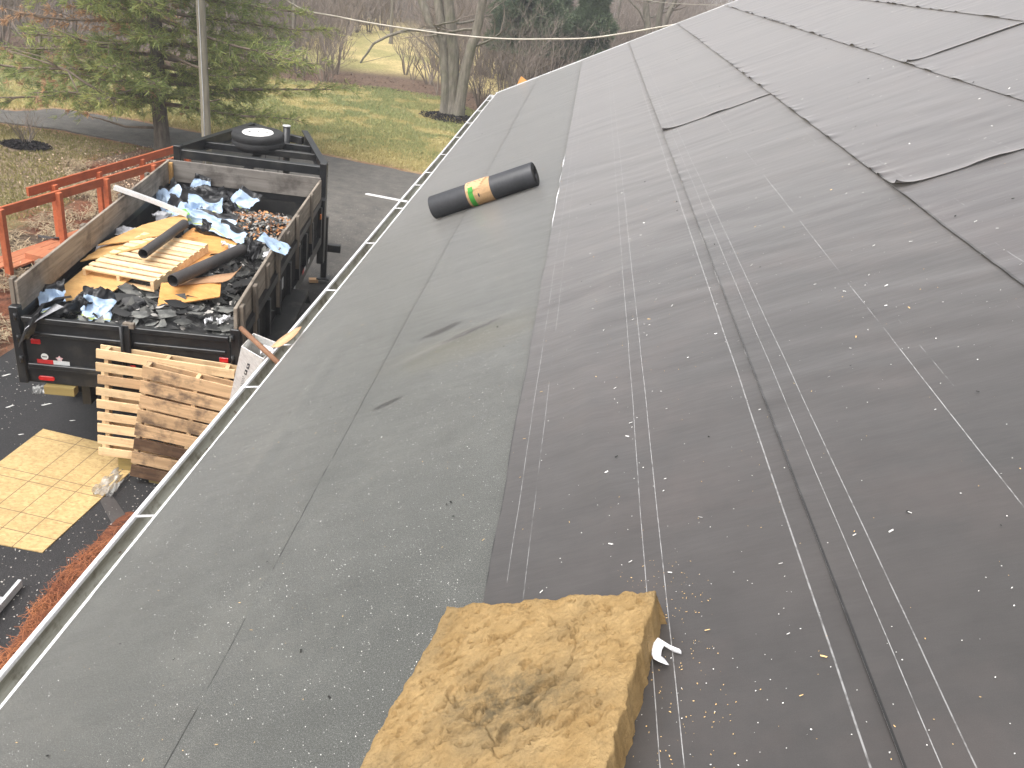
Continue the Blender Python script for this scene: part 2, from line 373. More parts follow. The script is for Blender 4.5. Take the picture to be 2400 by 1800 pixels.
c = mx(c, dryl, near_l)
c = mx(c, tan * .75, near_l * sst(3.2, .4, np.hypot((gx + 7.9) * .75, gy - 17.0) - 1.2 + (nB - .5) * 2))
c = mx(c, tan * np.array([1, .9, .8]), sst(.7, .2, dD + (nC - .5) * .5) * .8)
c = mx(c, red * .95, sst(.35, .0, dD + (nC - .5) * .45) * .7)
soil = mx(np.broadcast_to(red, c.shape), brown, sst(.40, .62, nB)); soil = mx(soil, np.array([.05, .035, .03]), sst(.56, .75, nC) * .6)
c = mx(c, soil, sst(.5, -.5, dS + (nB - .5) * 1.6))
dW = gy - wood_y(gx)
c = mx(c, np.array([.19, .13, .095]), sst(-.6, .3, dW + (nB - .5) * 1.2))
fmask = sst(3, 6, dW) * sst(-12.5 , -10.5, gx + (gy - 40) * .15) * sst(-.5, -3, gx + (nA - .5) * 2) * sst(66, 52, gy)
c = mx(c, litter * (0.8 + .5 * nB[..., None]), sst(2, 6, dW))
c = mx(c, mx(np.broadcast_to(field, c.shape), np.array([.40, .36, .16]), sst(.45, .75, nA)), fmask)
c *= (.82 + .36 * nC[..., None])
gz = -0.02 + .05 * (nB - .5) * sst(.3, 1.5, dD) + .08 * sst(0, -1, dS) * (nB) * sst(.0, .6, dD)
gz = gz + .10 * sst(1, 8, dW) * (nA - .5) * 2
gm, t, b = new_mat('ground_cover')
at_ = node(t, 'ShaderNodeAttribute', attribute_name='Col'); g = node(t, 'ShaderNodeNewGeometry')
n1 = noise(t, 9, 6, g.outputs['Position'], .7); n2 = noise(t, 55, 3, g.outputs['Position'], .7)
cc = mixc(t, 1.0, at_.outputs['Color'], ramp(t, n1, [(.25, .55), (.75, 1.45)]), 'MULTIPLY')
cc = mixc(t, 1.0, cc, ramp(t, n2, [(.25, .6), (.75, 1.4)]), 'MULTIPLY')
t.links.new(cc, b.inputs['Base Color']); b.inputs['Roughness'].default_value = .95; b.inputs['Specular IOR Level'].default_value = .1
bn = node(t, 'ShaderNodeBump', {'Strength': .9, 'Distance': .05, 'Height': n2}); t.links.new(bn.outputs[0], b.inputs['Normal'])
np_mesh('ground', np.stack([gx, gy, gz], -1).reshape(-1, 3), grid_faces(len(xs), len(ys)), gm, smooth=True, colr=c.reshape(-1, 3), kind='structure')

# asphalt
am, t, b = new_mat('asphalt'); g = node(t, 'ShaderNodeNewGeometry'); P_ = g.outputs['Position']
n1 = noise(t, .7, 5, P_, .6); n2 = noise(t, 130, 3, P_, .7); n3 = noise(t, 3.2, 5, P_, .7)
sy = node(t, 'ShaderNodeSeparateXYZ', {0: P_}).outputs[1]
drier = mth(t, 'DIVIDE', mth(t, 'SUBTRACT', sy, 9.5), 5.5, clamp=True)         # older, drier surfacing up the drive
cc = mixc(t, ramp(t, n1, [(.35, 0.), (.65, 1.)]), (.019, .019, .020), (.031, .029, .030))
cc2 = mixc(t, ramp(t, n3, [(.35, 0.), (.7, 1.)]), (.10, .094, .086), (.18, .165, .145))
cc = mixc(t, mth(t, 'MULTIPLY', drier, .85), cc, cc2)
cc = mixc(t, 1.0, cc, ramp(t, n2, [(.3, .45), (.7, 1.6)]), 'MULTIPLY')
vo = node(t, 'ShaderNodeTexVoronoi', {'Scale': 38., 'Vector': P_}); spk = mth(t, 'LESS_THAN', vo.outputs['Distance'], .10)
cc = mixc(t, mth(t, 'MULTIPLY', spk, .25), cc, (.40, .38, .35))
t.links.new(cc, b.inputs['Base Color']); b.inputs['Roughness'].default_value = .82
bn = node(t, 'ShaderNodeBump', {'Strength': .6, 'Distance': .01, 'Height': n2}); t.links.new(bn.outputs[0], b.inputs['Normal'])
m_ = MB(); pr = []
for i, p in enumerate(DRIVE):                                        # ragged edge
    q = DRIVE[(i + 1) % len(DRIVE)]; L = math.dist(p, q); n = max(1, int(L / .25)) if L < 12 else 1
    for k in range(n):
        f = k / n; j = .05 if p[0] < .4 and q[0] < .4 and 3 < p[1] < 22 else 0
        pr.append((p[0] + (q[0] - p[0]) * f + random.uniform(-j, j), p[1] + (q[1] - p[1]) * f + random.uniform(-j, j), .012))
m_.prism(list(reversed(pr)), (0, 0, -.06)).build('driveway', am, kind='structure')

# ---------------------------------------------------------------- house
house = empty('house', (0, 0, 0), label='house whose stripped roof is covered with grey ice shield and black felt', cat='house')
RIDGE_S = 6.75; Y0, Y1 = -5.0, 16.2
def rp(s, y, h=0.0): return np.array([XE, 0, ZE]) + US * s + NR * h + np.array([0, y, 0])
rx = RIDGE_S * math.cos(TH); rz = ZE + RIDGE_S * math.sin(TH)
mb = MB()
for sgn in (0, 1):
    def F(s, y, h):
        p = rp(s, y, h); return (2 * rx - p[0], p[1], p[2]) if sgn else tuple(p)
    q = [F(0.0, Y0, -.006), F(RIDGE_S, Y0, -.006), F(RIDGE_S, Y1, -.006), F(0.0, Y1, -.006)]
    q2 = [F(0.0, Y0, -.03), F(RIDGE_S, Y0, -.03), F(RIDGE_S, Y1, -.03), F(0.0, Y1, -.03)]
    mb.add(q + q2, [(0, 1, 2, 3), (7, 6, 5, 4), (0, 3, 7, 4), (0, 4, 5, 1), (2, 6, 7, 3)])
mb.build('roof_deck', M['deckply'], house)
wx0, wx1 = .5, 2 * rx - .5
wz = ZE - .17
MB().box((wx0 + .06, (Y0 + Y1) / 2 , wz / 2), (.12, Y1 - Y0 - .8, wz)).build('wall', M['siding'], house)
MB().box((wx1 - .06, (Y0 + Y1) / 2, wz / 2), (.12, Y1 - Y0 - .8, wz)).build('wall', M['siding'], house)
for yy in (Y0 + .46, Y1 - .46):
    g_ = MB(); a = [(wx0, yy - .06, 0), (wx1, yy - .06, 0), (wx1, yy - .06, wz + .2), (rx, yy - .06, rz - .1), (wx0, yy - .06, wz + .2)]
    g_.prism(a, (0, .12, 0)).build('gable_wall', M['siding'], house)
for x_ in (.245, 2 * rx - .245): MB().box((x_, (Y0 + Y1) / 2, ZE - .165), (.5, Y1 - Y0, .012)).build('soffit', M['soffit'], house)
for x_ in (.012, 2 * rx - .012): MB().box((x_, (Y0 + Y1) / 2, ZE - .10), (.02, Y1 - Y0, .15)).build('fascia', M['white_trim'], house)
# drip edge: bent white metal along the eave
mb = MB(); pf = [(-.012, -.035), (-.012, .0035), (.040, .0035), (.040, .0015), (-.009, .0015), (-.009, -.035)]
def prof(mb, pts, ya, yb, n=40):
    k = len(pts); vs = []
    for i in range(n + 1):
        y = ya + (yb - ya) * i / n; wv = .0012 * math.sin(y * 2.1) + .001 * math.sin(y * 5.3 + 1)
        for s, h in pts: vs.append(rp(s + wv, y, h))
    mb.add(vs, [(i * k + j, i * k + (j + 1) % k, (i + 1) * k + (j + 1) % k, (i + 1) * k + j) for i in range(n) for j in range(k)])
prof(mb, pf, Y0, Y1 + .02); mb.build('drip_edge', M['white_trim'], house)
mb = MB()
for (a, b_) in ((0.0, RIDGE_S),):
    p = [rp(-.01, Y1 + .035, .014), rp(RIDGE_S, Y1 + .035, .014), rp(RIDGE_S, Y1 - .012, .014), rp(-.01, Y1 - .012, .014)]
    mb.prism([Vector(x) for x in p], NR * -.16)
mb.build('rake_board', M['white_trim'], house)
mb = MB(); p = [(2 * rx - x[0], x[1], x[2]) for x in p]; mb.prism([Vector(x) for x in p], (0, 0, -.16)); mb.build('rake_board', M['white_trim'], house)

# gutter: open channel, white outside, weathered inside
gut = empty('gutter'); gut.parent = house
def ch(pts, name, m, ya=Y0, yb=16.3, smooth=True, n=60):
    k = len(pts); vs = []
    for i in range(n + 1):
        y = ya + (yb - ya) * i / n; dx = .002 * math.sin(y * 1.3) ; dz = .003 * math.sin(y * .9 + 1)
        vs += [(x + dx, y, ZE + z + dz) for x, z in pts]
    mb = MB(); mb.add(vs, [(i * k + j, i * k + j + 1, (i + 1) * k + j + 1, (i + 1) * k + j) for i in range(n) for j in range(k - 1)], smooth)
    return mb.build(name, m, gut)
ang = [math.pi + math.pi * i / 14 for i in range(15)]
cxg, czg, rg = -.066, -.070, .052
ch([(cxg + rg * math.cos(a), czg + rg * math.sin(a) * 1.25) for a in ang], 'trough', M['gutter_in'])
ch([(cxg + (rg + .003) * math.cos(a), czg + (rg + .003) * math.sin(a) * 1.25 - .001) for a in ang], 'outer_shell', M['gutter_white'])
lip = MB(); pl = [(-.137, -.075), (-.137, -.060), (-.132, -.056), (-.119, -.056), (-.117, -.060), (-.117, -.075), (-.120, -.075), (-.120, -.061), (-.134, -.061), (-.134, -.075)]
vs = []; k = len(pl); n = 60
for i in range(n + 1):
    y = Y0 + (16.3 - Y0) * i / n; dx = .002 * math.sin(y * 1.3); dz = .003 * math.sin(y * .9 + 1)
    vs += [(x + dx, y, ZE + z + dz) for x, z in pl]
lip.add(vs, [(i * k + j, i * k + (j + 1) % k, (i + 1) * k + (j + 1) % k, (i + 1) * k + j) for i in range(n) for j in range(k)]); lip.build('lip', M['gutter_white'], gut)
MB().box((-.066, 16.30, ZE - .10), (.13, .012, .09)).build('end_cap', M['gutter_white'], gut)
for y in (-2.2, -.9, .35, 1.6, 2.88, 4.15, 4.75, 5.76, 6.95, 8.13, 9.12, 9.75, 10.8, 12.0, 13.2, 14.4, 15.6):
    MB().tube([(-.126, y - .012, ZE - .062), (-.012, y + .010, ZE - .050)], .0055, 6).build('gutter_hanger', M['gutter_white'], gut)
# debris lying in the gutter
N = 16000; y = rng.uniform(-1, 16.2, N) ; keep = vnoise(y * 1.7, y * 0, 3) > .25; y = y[keep]; N = len(y)
u = np.clip(rng.normal(.022, .017, N), -.035, .046); z = -np.sqrt(np.maximum(0, 1 - (u / rg) ** 2)) * rg * 1.25 + czg + rng.uniform(.001, .008, N)
cen = np.stack([cxg + u, y, ZE + z], 1)
def bits(cen, smin, smax, asp=1.0, nrm=None, seed=0, tilt=.25, thick=0.0, dirv=None):
    """small irregular quads lying on a plane with normal nrm"""
    r = np.random.default_rng(seed); N = len(cen)
    nrm = np.array([0, 0, 1.]) if nrm is None else np.asarray(nrm, float)
    n = nrm + r.normal(0, tilt, (N, 3)); n /= np.linalg.norm(n, axis=1)[:, None]
    a = r.normal(0, 1, (N, 3)) if dirv is None else np.asarray(dirv) + r.normal(0, .35, (N, 3))
    a -= n * (a * n).sum(1)[:, None]; a /= np.linalg.norm(a, axis=1)[:, None]
    b = np.cross(n, a); L = r.uniform(smin, smax, N)[:, None]; W = L / (asp if np.isscalar(asp) else asp[:, None])
    k = r.uniform(.6, 1.2, (N, 4, 1))
    vs = np.stack([cen - a * L * k[:, 0] - b * W * .8, cen + a * L * .8 - b * W * k[:, 1], cen + a * L * k[:, 2] + b * W, cen - a * L * .8 + b * W * k[:, 3]], 1) 
    return vs.reshape(-1, 3), np.arange(N * 4).reshape(-1, 4)
v_, f_ = bits(cen, .003, .010, 2.0, tilt=.5, seed=1); np_mesh('gutter_debris', v_, f_, M['litter'], gut, kind='stuff')

# roofing sheets ---------------------------------------------------------
def felt_mat(name, base, base2, lines, granule=False, rough=.36, tint=None, edges=()):
    m, t, b = new_mat(name); uvn = node(t, 'ShaderNodeUVMap'); U = uvn.outputs[0]
    sp = node(t, 'ShaderNodeSeparateXYZ', {0: U}); s, y = sp.outputs[0], sp.outputs[1]
    n1 = noise(t, .9, 5, U, .6); n2 = noise(t, 6, 5, U, .7)
    c = mixc(t, ramp(t, n1, [(.3, 0.), (.7, 1.)]), base, base2)
    c = mixc(t, 1.0, c, ramp(t, n2, [(.3, .88), (.7, 1.12)]), 'MULTIPLY')
    nf = noise(t, 420, 2, U, .8)
    if granule:
        c = mixc(t, 1.0, c, ramp(t, nf, [(.30, .30), (.52, .85), (.68, 2.5)]), 'MULTIPLY')
        c = mixc(t, 1.0, c, ramp(t, noise(t, 170, 3, U, .85), [(.32, .62), (.52, .95), (.70, 1.75)]), 'MULTIPLY')
        sc_ = ramp(t, noise(t, 1.7, 6, U, .7, .6), [(.52, 0.), (.66, 1.)]); c = mixc(t, mth(t, 'MULTIPLY', sc_, .35), c, (.15, .15, .135))
        vo = node(t, 'ShaderNodeTexVoronoi', {'Scale': 95., 'Vector': U}); mk = noise(t, 2.2, 4, U)
        spk = mth(t, 'MULTIPLY', mth(t, 'LESS_THAN', vo.outputs['Distance'], .13), ramp(t, mk, [(.42, 0.), (.60, 1.)]))
        c = mixc(t, mth(t, 'MULTIPLY', spk, .45), c, (.5, .5, .46))
        # dusty scuffs and two dark dents
        def blob(s0, y0, rs, ry, col_, amt, c, rot=0.0, sharp=.35):
            ds = mth(t, 'SUBTRACT', s, s0); dy = mth(t, 'SUBTRACT', y, y0)
            ca, sa = math.cos(rot), math.sin(rot)
            a_ = mth(t, 'DIVIDE', mth(t, 'ADD', mth(t, 'MULTIPLY', ds, ca), mth(t, 'MULTIPLY', dy, sa)), rs)
            b_ = mth(t, 'DIVIDE', mth(t, 'SUBTRACT', mth(t, 'MULTIPLY', dy, ca), mth(t, 'MULTIPLY', ds, sa)), ry)
            d = mth(t, 'SQRT', mth(t, 'ADD', mth(t, 'MULTIPLY', a_, a_), mth(t, 'MULTIPLY', b_, b_)))
            d = mth(t, 'ADD', d, mth(t, 'MULTIPLY', mth(t, 'SUBTRACT', noise(t, 9, 4, U, .7), .5), 1.6))
            f = mth(t, 'MULTIPLY', mth(t, 'SUBTRACT', 1.0, mth(t, 'DIVIDE', mth(t, 'SUBTRACT', d, 1 - sharp), 2 * sharp, clamp=True)), amt)
            return mixc(t, f, c, col_)
        c = blob(1.33, 3.75, .34, .17, (.105, .098, .070), .6, c, .1, .6)
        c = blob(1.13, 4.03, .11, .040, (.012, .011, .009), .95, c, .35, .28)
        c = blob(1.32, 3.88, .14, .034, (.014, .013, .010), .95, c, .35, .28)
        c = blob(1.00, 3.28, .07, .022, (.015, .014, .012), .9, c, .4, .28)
    else:
        c = mixc(t, 1.0, c, ramp(t, nf, [(.3, .86), (.7, 1.14)]), 'MULTIPLY')
        dust = ramp(t, noise(t, 1.6, 5, U, .65), [(.5, 0.), (.75, 1.)])
        c = mixc(t, mth(t, 'MULTIPLY', dust, .22), c, tint or (.15, .112, .10))
    tot = None
    v2 = node(t, 'ShaderNodeCombineXYZ', {0: mth(t, 'MULTIPLY', s, 9.), 1: mth(t, 'MULTIPLY', y, 1.6), 2: 0.0}).outputs[0]
    msk_a = noise(t, 1.0, 5, v2, .75)
    v3 = node(t, 'ShaderNodeCombineXYZ', {0: mth(t, 'MULTIPLY', s, 40.), 1: mth(t, 'MULTIPLY', y, 22.), 2: 0.0}).outputs[0]
    fine = ramp(t, noise(t, 1.0, 3, v3, .7), [(.35, .25), (.55, 1.)])
    wig = mth(t, 'MULTIPLY', mth(t, 'SUBTRACT', noise(t, .8, 2, node(t, 'ShaderNodeCombineXYZ', {0: 0.0, 1: y, 2: 0.0}).outputs[0]), .5), .012)
    for (s0, wd, amt, thr) in lines:
        d = mth(t, 'ABSOLUTE', mth(t, 'SUBTRACT', mth(t, 'ADD', s, wig), s0))
        l = mth(t, 'SUBTRACT', 1.0, mth(t, 'DIVIDE', d, wd), clamp=True); l = mth(t, 'MINIMUM', mth(t, 'MULTIPLY', l, 2.2), 1.0)
        l = mth(t, 'MULTIPLY', l, ramp(t, msk_a, [(thr, 0.), (thr + .06, 1.)])); l = mth(t, 'MULTIPLY', l, amt)
        tot = l if tot is None else mth(t, 'MAXIMUM', tot, l)
    if tot is not None:
        c = mixc(t, mth(t, 'MULTIPLY', tot, fine), c, (.62, .62, .62))
    for (s0, wd, thr) in edges:  # black lap lines: bitumen edge plus the shade of the lap gaps, painted in
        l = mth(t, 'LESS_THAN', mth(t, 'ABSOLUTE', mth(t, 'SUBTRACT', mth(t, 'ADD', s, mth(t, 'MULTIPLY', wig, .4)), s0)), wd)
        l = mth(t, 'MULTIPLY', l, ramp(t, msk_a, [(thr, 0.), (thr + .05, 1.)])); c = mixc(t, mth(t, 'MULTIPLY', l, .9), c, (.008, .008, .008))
    t.links.new(c, b.inputs['Base Color']); b.inputs['Roughness'].default_value = rough; b.inputs['Specular IOR Level'].default_value = .42
    b.inputs['Sheen Weight'].default_value = .85 if granule else 1.0; b.inputs['Sheen Roughness'].default_value = .34 if granule else .40; b.inputs['Sheen Tint'].default_value = (1, .965, .97, 1)
    v4 = node(t, 'ShaderNodeCombineXYZ', {0: mth(t, 'MULTIPLY', s, 1.3), 1: mth(t, 'MULTIPLY', y, 5.), 2: 0.0}).outputs[0]
    hgt = mth(t, 'ADD', mth(t, 'MULTIPLY', noise(t, 2.2, 4, v4, .5), 1.0), mth(t, 'MULTIPLY', nf, .30 if granule else .02))
    bn = node(t, 'ShaderNodeBump', {'Strength': .35, 'Distance': .006, 'Height': hgt}); t.links.new(bn.outputs[0], b.inputs['Normal'])
    return m

GI = ((.086, .089, .082), (.108, .110, .102)); BF = ((.045, .043, .042), (.059, .053, .051))
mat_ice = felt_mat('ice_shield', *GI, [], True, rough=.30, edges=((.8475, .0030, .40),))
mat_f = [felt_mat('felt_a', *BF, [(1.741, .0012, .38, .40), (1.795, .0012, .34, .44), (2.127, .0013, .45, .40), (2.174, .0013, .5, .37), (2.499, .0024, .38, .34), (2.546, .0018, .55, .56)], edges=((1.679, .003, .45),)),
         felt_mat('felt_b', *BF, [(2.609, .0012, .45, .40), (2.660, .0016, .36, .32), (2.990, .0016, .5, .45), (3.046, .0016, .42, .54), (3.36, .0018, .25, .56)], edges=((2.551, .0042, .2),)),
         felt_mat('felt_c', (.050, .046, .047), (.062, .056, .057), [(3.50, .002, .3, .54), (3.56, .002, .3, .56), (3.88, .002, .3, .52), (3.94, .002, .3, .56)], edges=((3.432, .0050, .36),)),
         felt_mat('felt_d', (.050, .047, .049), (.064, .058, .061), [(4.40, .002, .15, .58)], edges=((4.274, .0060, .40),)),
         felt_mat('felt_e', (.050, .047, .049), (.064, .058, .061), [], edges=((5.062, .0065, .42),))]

def ripples(s, y):
    wy = y + .35 * (vnoise(s * .8, y * .6, 51) - .5) + .10 * (vnoise(s * 2.4, y * 1.5, 52) - .5)
    a = vnoise(s * 1.5 + 3, wy * 5.0 + s * .9, 5) - .5; b = vnoise(s * 3.2, wy * 12 + s * 2.0, 8) - .5; c_ = vnoise(s * 1.1, y * 1.8, 15) - .5
    env = .2 + 1.0 * sst(.35, .7, vnoise(s * 1.1, y * .8, 31))
    amt = np.where(s < 1.7, .45, 1.0)
    h = (a * .0042 + b * .0024) * env * amt + c_ * .005
    # the broad slack fold running along the sheet, and the small arcs of the ice shield
    sc = 1.975 + .05 * np.sin(y * 1.2) + .06 * np.exp(-((y - 2.0) / .25) ** 2)
    h = h + .012 * np.exp(-((s - sc) / .055) ** 2) * sst(1.6, 2.1, y) * sst(3.6, 2.7, y)
    h = h + .007 * np.exp(-((s - 2.0 - .25 * (y - 3.6)) / .10) ** 2) * sst(2.9, 3.5, y) * sst(4.8, 3.9, y)
    h = h + .006 * np.exp(-((y - 3.80 - .45 * (s - 1.2)) / .05) ** 2) * sst(.8, 1.1, s) * sst(1.65, 1.4, s)
    h = h + .005 * np.exp(-((s - .44) / .012) ** 2) * sst(2.8, 3.1, y) * sst(4.4, 4.1, y)
    return h

def sheet(name, s0, s1, ya, yb, m, base=.0, lift=.006, end_lift=None, top_end=False, label=None, jag=0, seed=0, par=None):
    ny = int((yb - ya) / .022); su = np.concatenate([[0, .006, .014, .025, .045, .07], np.linspace(.11, s1 - s0, 18)]) + s0
    yv = np.linspace(ya, yb, ny)
    if end_lift is not None: yv = np.concatenate([ya + np.array([0, .006, .014, .028]), np.linspace(ya + .045, yb, ny)])
    S, Yg = np.meshgrid(su, yv, indexing='ij')
    edge = .004 * (vnoise(yv * 3, yv * 0, seed) - .5) + .006 * (vnoise(yv * .7, yv * 0 + 2, seed) - .5) + jag * (vnoise(yv * 6, yv * 0, seed + 5) - .5)
    S0_ = S.copy(); S = S + edge[None, :] * np.exp(-(S - s0) / .05)
    H = ripples(S, Yg) + base + .0045 * (1 - (S - s0) / (s1 - s0)) + .0008
    L = sst(.50, .74, vnoise(Yg * 5.5, Yg * 0, seed + 7) * .5 + vnoise(Yg * 15, Yg * 0, seed + 8) * .5) * (.5 + 1.0 * vnoise(Yg * .9, Yg * 0, seed + 11))
    H = H + (.0018 + lift * L) * np.exp(-np.maximum(S - s0, 0) / .035)
    if end_lift is not None:
        L2 = sst(.40, .7, vnoise(S * 6, S * 0 + 4, seed + 9)) * .7 + .3
        H = H + (.0035 + end_lift * L2 + end_lift * 2.2 * np.exp(-(S - s0) / .05)) * np.exp(-(Yg - ya) / .05)
        Yg = Yg + (.012 * (vnoise(S * 2.2, S * 0, seed + 3) - .5)) * np.exp(-(Yg - ya) / .1)
    P = np.array([XE, 0, ZE]) + S[..., None] * US + H[..., None] * NR; P[..., 1] += Yg
    V = P.reshape(-1, 3); Fc = grid_faces(*S.shape); nu, nv = S.shape
    uv = np.stack([S0_.ravel(), Yg.ravel()], 1)
    # thin edge: lower and near ends drop by the sheet's thickness
    def drop(idx, V, Fc, uv, flip):
        b0 = len(V); n_ = len(idx); top = V[idx]; V = np.concatenate([V, top, top - NR * .0016]); uv = np.concatenate([uv, uv[idx], uv[idx]])
        a = np.arange(n_ - 1); q = np.stack([b0 + a, b0 + a + 1, b0 + n_ + a + 1, b0 + n_ + a], 1)
        return V, np.concatenate([Fc, q[:, ::-1] if flip else q]), uv
    V, Fc, uv = drop(np.arange(nv), V, Fc, uv, False); V, Fc, uv = drop(np.arange(nu) * nv, V, Fc, uv, True)
    o = np_mesh(name, V, Fc, m, par or house, smooth=True, uv=uv)
    if label: o['label'] = label
    return o
YB = Y1 - .014
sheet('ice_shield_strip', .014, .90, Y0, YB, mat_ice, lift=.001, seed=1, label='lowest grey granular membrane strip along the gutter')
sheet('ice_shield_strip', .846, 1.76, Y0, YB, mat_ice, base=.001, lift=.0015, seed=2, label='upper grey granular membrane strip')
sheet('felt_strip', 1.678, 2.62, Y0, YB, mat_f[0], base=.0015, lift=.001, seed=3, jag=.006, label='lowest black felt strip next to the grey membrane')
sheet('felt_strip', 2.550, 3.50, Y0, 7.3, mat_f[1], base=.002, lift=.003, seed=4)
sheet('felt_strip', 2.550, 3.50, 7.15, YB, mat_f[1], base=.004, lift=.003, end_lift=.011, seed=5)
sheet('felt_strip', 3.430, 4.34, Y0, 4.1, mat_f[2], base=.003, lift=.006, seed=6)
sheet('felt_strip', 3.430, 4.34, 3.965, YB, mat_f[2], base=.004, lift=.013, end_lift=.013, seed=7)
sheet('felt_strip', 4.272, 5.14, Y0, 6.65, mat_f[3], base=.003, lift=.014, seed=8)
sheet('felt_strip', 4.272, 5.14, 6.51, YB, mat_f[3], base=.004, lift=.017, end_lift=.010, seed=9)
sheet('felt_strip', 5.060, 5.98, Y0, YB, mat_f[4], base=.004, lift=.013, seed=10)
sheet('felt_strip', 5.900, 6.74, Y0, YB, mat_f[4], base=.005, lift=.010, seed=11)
# other slope: felt laid as plain strips
for k in range(7):
    mb = MB(); s0, s1 = .02 + k * .95, min(.02 + k * .95 + 1.0, 6.74)
    pts = [rp(s0, Y0, .006), rp(s1, Y0, .001), rp(s1, YB, .001), rp(s0, YB, .006)]; pts = [(2 * rx - p[0], p[1], p[2]) for p in pts]
    mb.prism([Vector(p) for p in pts], (0, 0, -.002)).build('felt_strip', mat_f[4], house)
# exposed release film on the membrane edge
mb = MB(); vs = []; n = 30
for i in range(n + 1):
    y = 4.78 + (7.72 - 4.78) * i / n; wd = .010 * min(1, (i + 2) / 12) * (1.0 + .3 * math.sin(i))
    for s in (1.684 - wd, 1.684): vs.append(rp(s, y, float(ripples(np.array(s), np.array(y))) + .0068))
mb.add(vs, [(2 * i, 2 * i + 1, 2 * i + 3, 2 * i + 2) for i in range(n)]); mb.build('release_film', M['paper_white'], house)

# loose bits on the roof ----------------------------------------------------
def on_roof(s, y, h=.0):
    P = np.array([XE, 0, ZE]) + s[:, None] * US + (ripples(s, y) + np.interp(s, [0, 1.67, 1.68, 2.54, 2.55, 3.42, 3.43, 4.27, 4.28, 7], [.0075, .0065, .0085, .0075, .0105, .009, .0120, .0100, .0120, .0110]) + h)[:, None] * NR; P[:, 1] += y; return P
def scatter(n, s0, s1, y0, y1, seed, dens=None, thr=.0):
    r = np.random.default_rng(seed); s = r.uniform(s0, s1, n); y = y0 + (y1 - y0) * r.random(n) ** 1.5
    if thr: k = fbm(s * 2.2, y * 1.6, seed) > thr; s, y = s[k], y[k]
    return s, y
s, y = scatter(2200, 1.70, 5.9, .9, 14, 3); v1, f1 = bits(on_roof(s, y), .0008, .0020, 1.3, NR, 3)
s, y = scatter(9000, .05, 1.66, 1.0, 9, 4, thr=.47); v2, f2 = bits(on_roof(s, y), .0007, .0017, 1.3, NR, 4, tilt=.5)
s, y = scatter(1300, 1.9, 3.9, 1.0, 12, 44, thr=.45); v3, f3 = bits(on_roof(s, y), .0007, .0018, 1.5, NR, 5)
s, y = scatter(900, 1.8, 5.2, 1.4, 13, 45); kk = rng.random(len(s)) < np.clip((y - .5) / 4, .18, 1); s, y = s[kk], y[kk]; v4, f4 = bits(on_roof(s, y, .001), .003, .0075, 3.3, NR, 6, dirv=US)
V = []; Fq = []; off = 0
for v, f in ((v1, f1), (v2, f2), (v3, f3), (v4, f4)): V.append(v); Fq.append(f + off); off += len(v)
tag(np_mesh('white_roof_specks', np.concatenate(V), np.concatenate(Fq), M['chip_white']), 'white chips, cap-nail scraps and granules strewn over the felt and membrane', 'debris', kind='stuff')
s, y = scatter(130, .15, 3.9, 1.0, 9, 51); v, f = bits(on_roof(s, y, .002), .002, .008, 4.0, NR, 7)
s2, y2 = scatter(420, .1, 3.9, 1.0, 7, 52); vb, fb = bits(on_roof(s2, y2, .001), .0008, .0022, 2.0, NR, 8)
# sawdust around the insulation slab
k = 260; s3 = rng.uniform(2.05, 2.28, k); y3 = rng.uniform(.9, 1.75, k); v3, f3 = bits(on_roof(s3, y3), .0006, .0022, 2.0, NR, 9)
tag(np_mesh('wood_splinters', np.concatenate([v, vb, v3]), np.concatenate([f, fb + len(v), f3 + len(v) + len(vb)]), M['chip_wood']), 'pale wood splinters and sawdust strewn over the roof sheets', 'debris', kind='stuff')
s, y = scatter(90, .3, 4.6, 1.5, 12, 61); v, f = bits(on_roof(s, y, .002), .003, .009, 2.0, NR, 10)
tag(np_mesh('dark_roof_crumbs', v, f, M['chip_dark']), 'small dark crumbs of old shingle lying on the roof sheets', 'debris', kind='stuff')

# felt roll -----------------------------------------------------------------
A_ = Vector(rp(.565, 6.90, .104)); B_ = Vector(rp(1.490, 6.80, .104))
def roll(name, A, B, r, m, label, cat='roofing roll', layers=5, inner=.55, parent=None, group=None, hollow=True):
    A, B = Vector(A), Vector(B); d = (B - A); L = d.length
    q = d.to_track_quat('X', 'Z')
    e = empty(name, A, q.to_euler(), label, cat, group)
    mb = MB(); n = 40                                              # outer skin
    prof_ = [(0, r)] + [(L, r)]
    vs = []; ri = r * inner
    for x, rr in ((0, ri), (0, r * .985), (.004, r), (L - .004, r), (L, r * .985), (L, ri)):
        for j in range(n):
            a = 2 * math.pi * j / n; k = rr + (.004 * r / .1 if (rr > ri and j == 3) else 0)
            vs.append((x, k * math.cos(a), k * math.sin(a)))
    mb.add(vs, [(i * n + j, i * n + (j + 1) % n, (i + 1) * n + (j + 1) % n, (i + 1) * n + j) for i in range(5) for j in range(n)], True)
    vs = []
    for x in (L, 0):
        for j in range(n): a = 2 * math.pi * j / n; vs.append((x, ri * math.cos(a), ri * math.sin(a)))
    mb.add(vs, [(j, (j + 1) % n, n + (j + 1) % n, n + j) for j in range(n)], True)
    mb.build('rolled_sheet', m, e)
    # spiral of wraps showing at both ends
    for x in (-.0015, L + .0015):
        sp = MB(); pts = []
        for i in range(layers * 24):
            a = 2 * math.pi * i / 24; rr = ri + (r * .95 - ri) * i / (layers * 24); pts.append((x, rr * math.cos(a), rr * math.sin(a)))
        sp.tube(pts, r * .010, 4, caps=True).build('wrap_edge', M['chip_dark'], e)
    return e, L
e, L = roll('felt_roll', A_, B_, .098, M['felt_roll'], 'black felt roll with torn kraft label lying across the grey membrane', inner=.42, layers=9)
r = .0995; n = 24
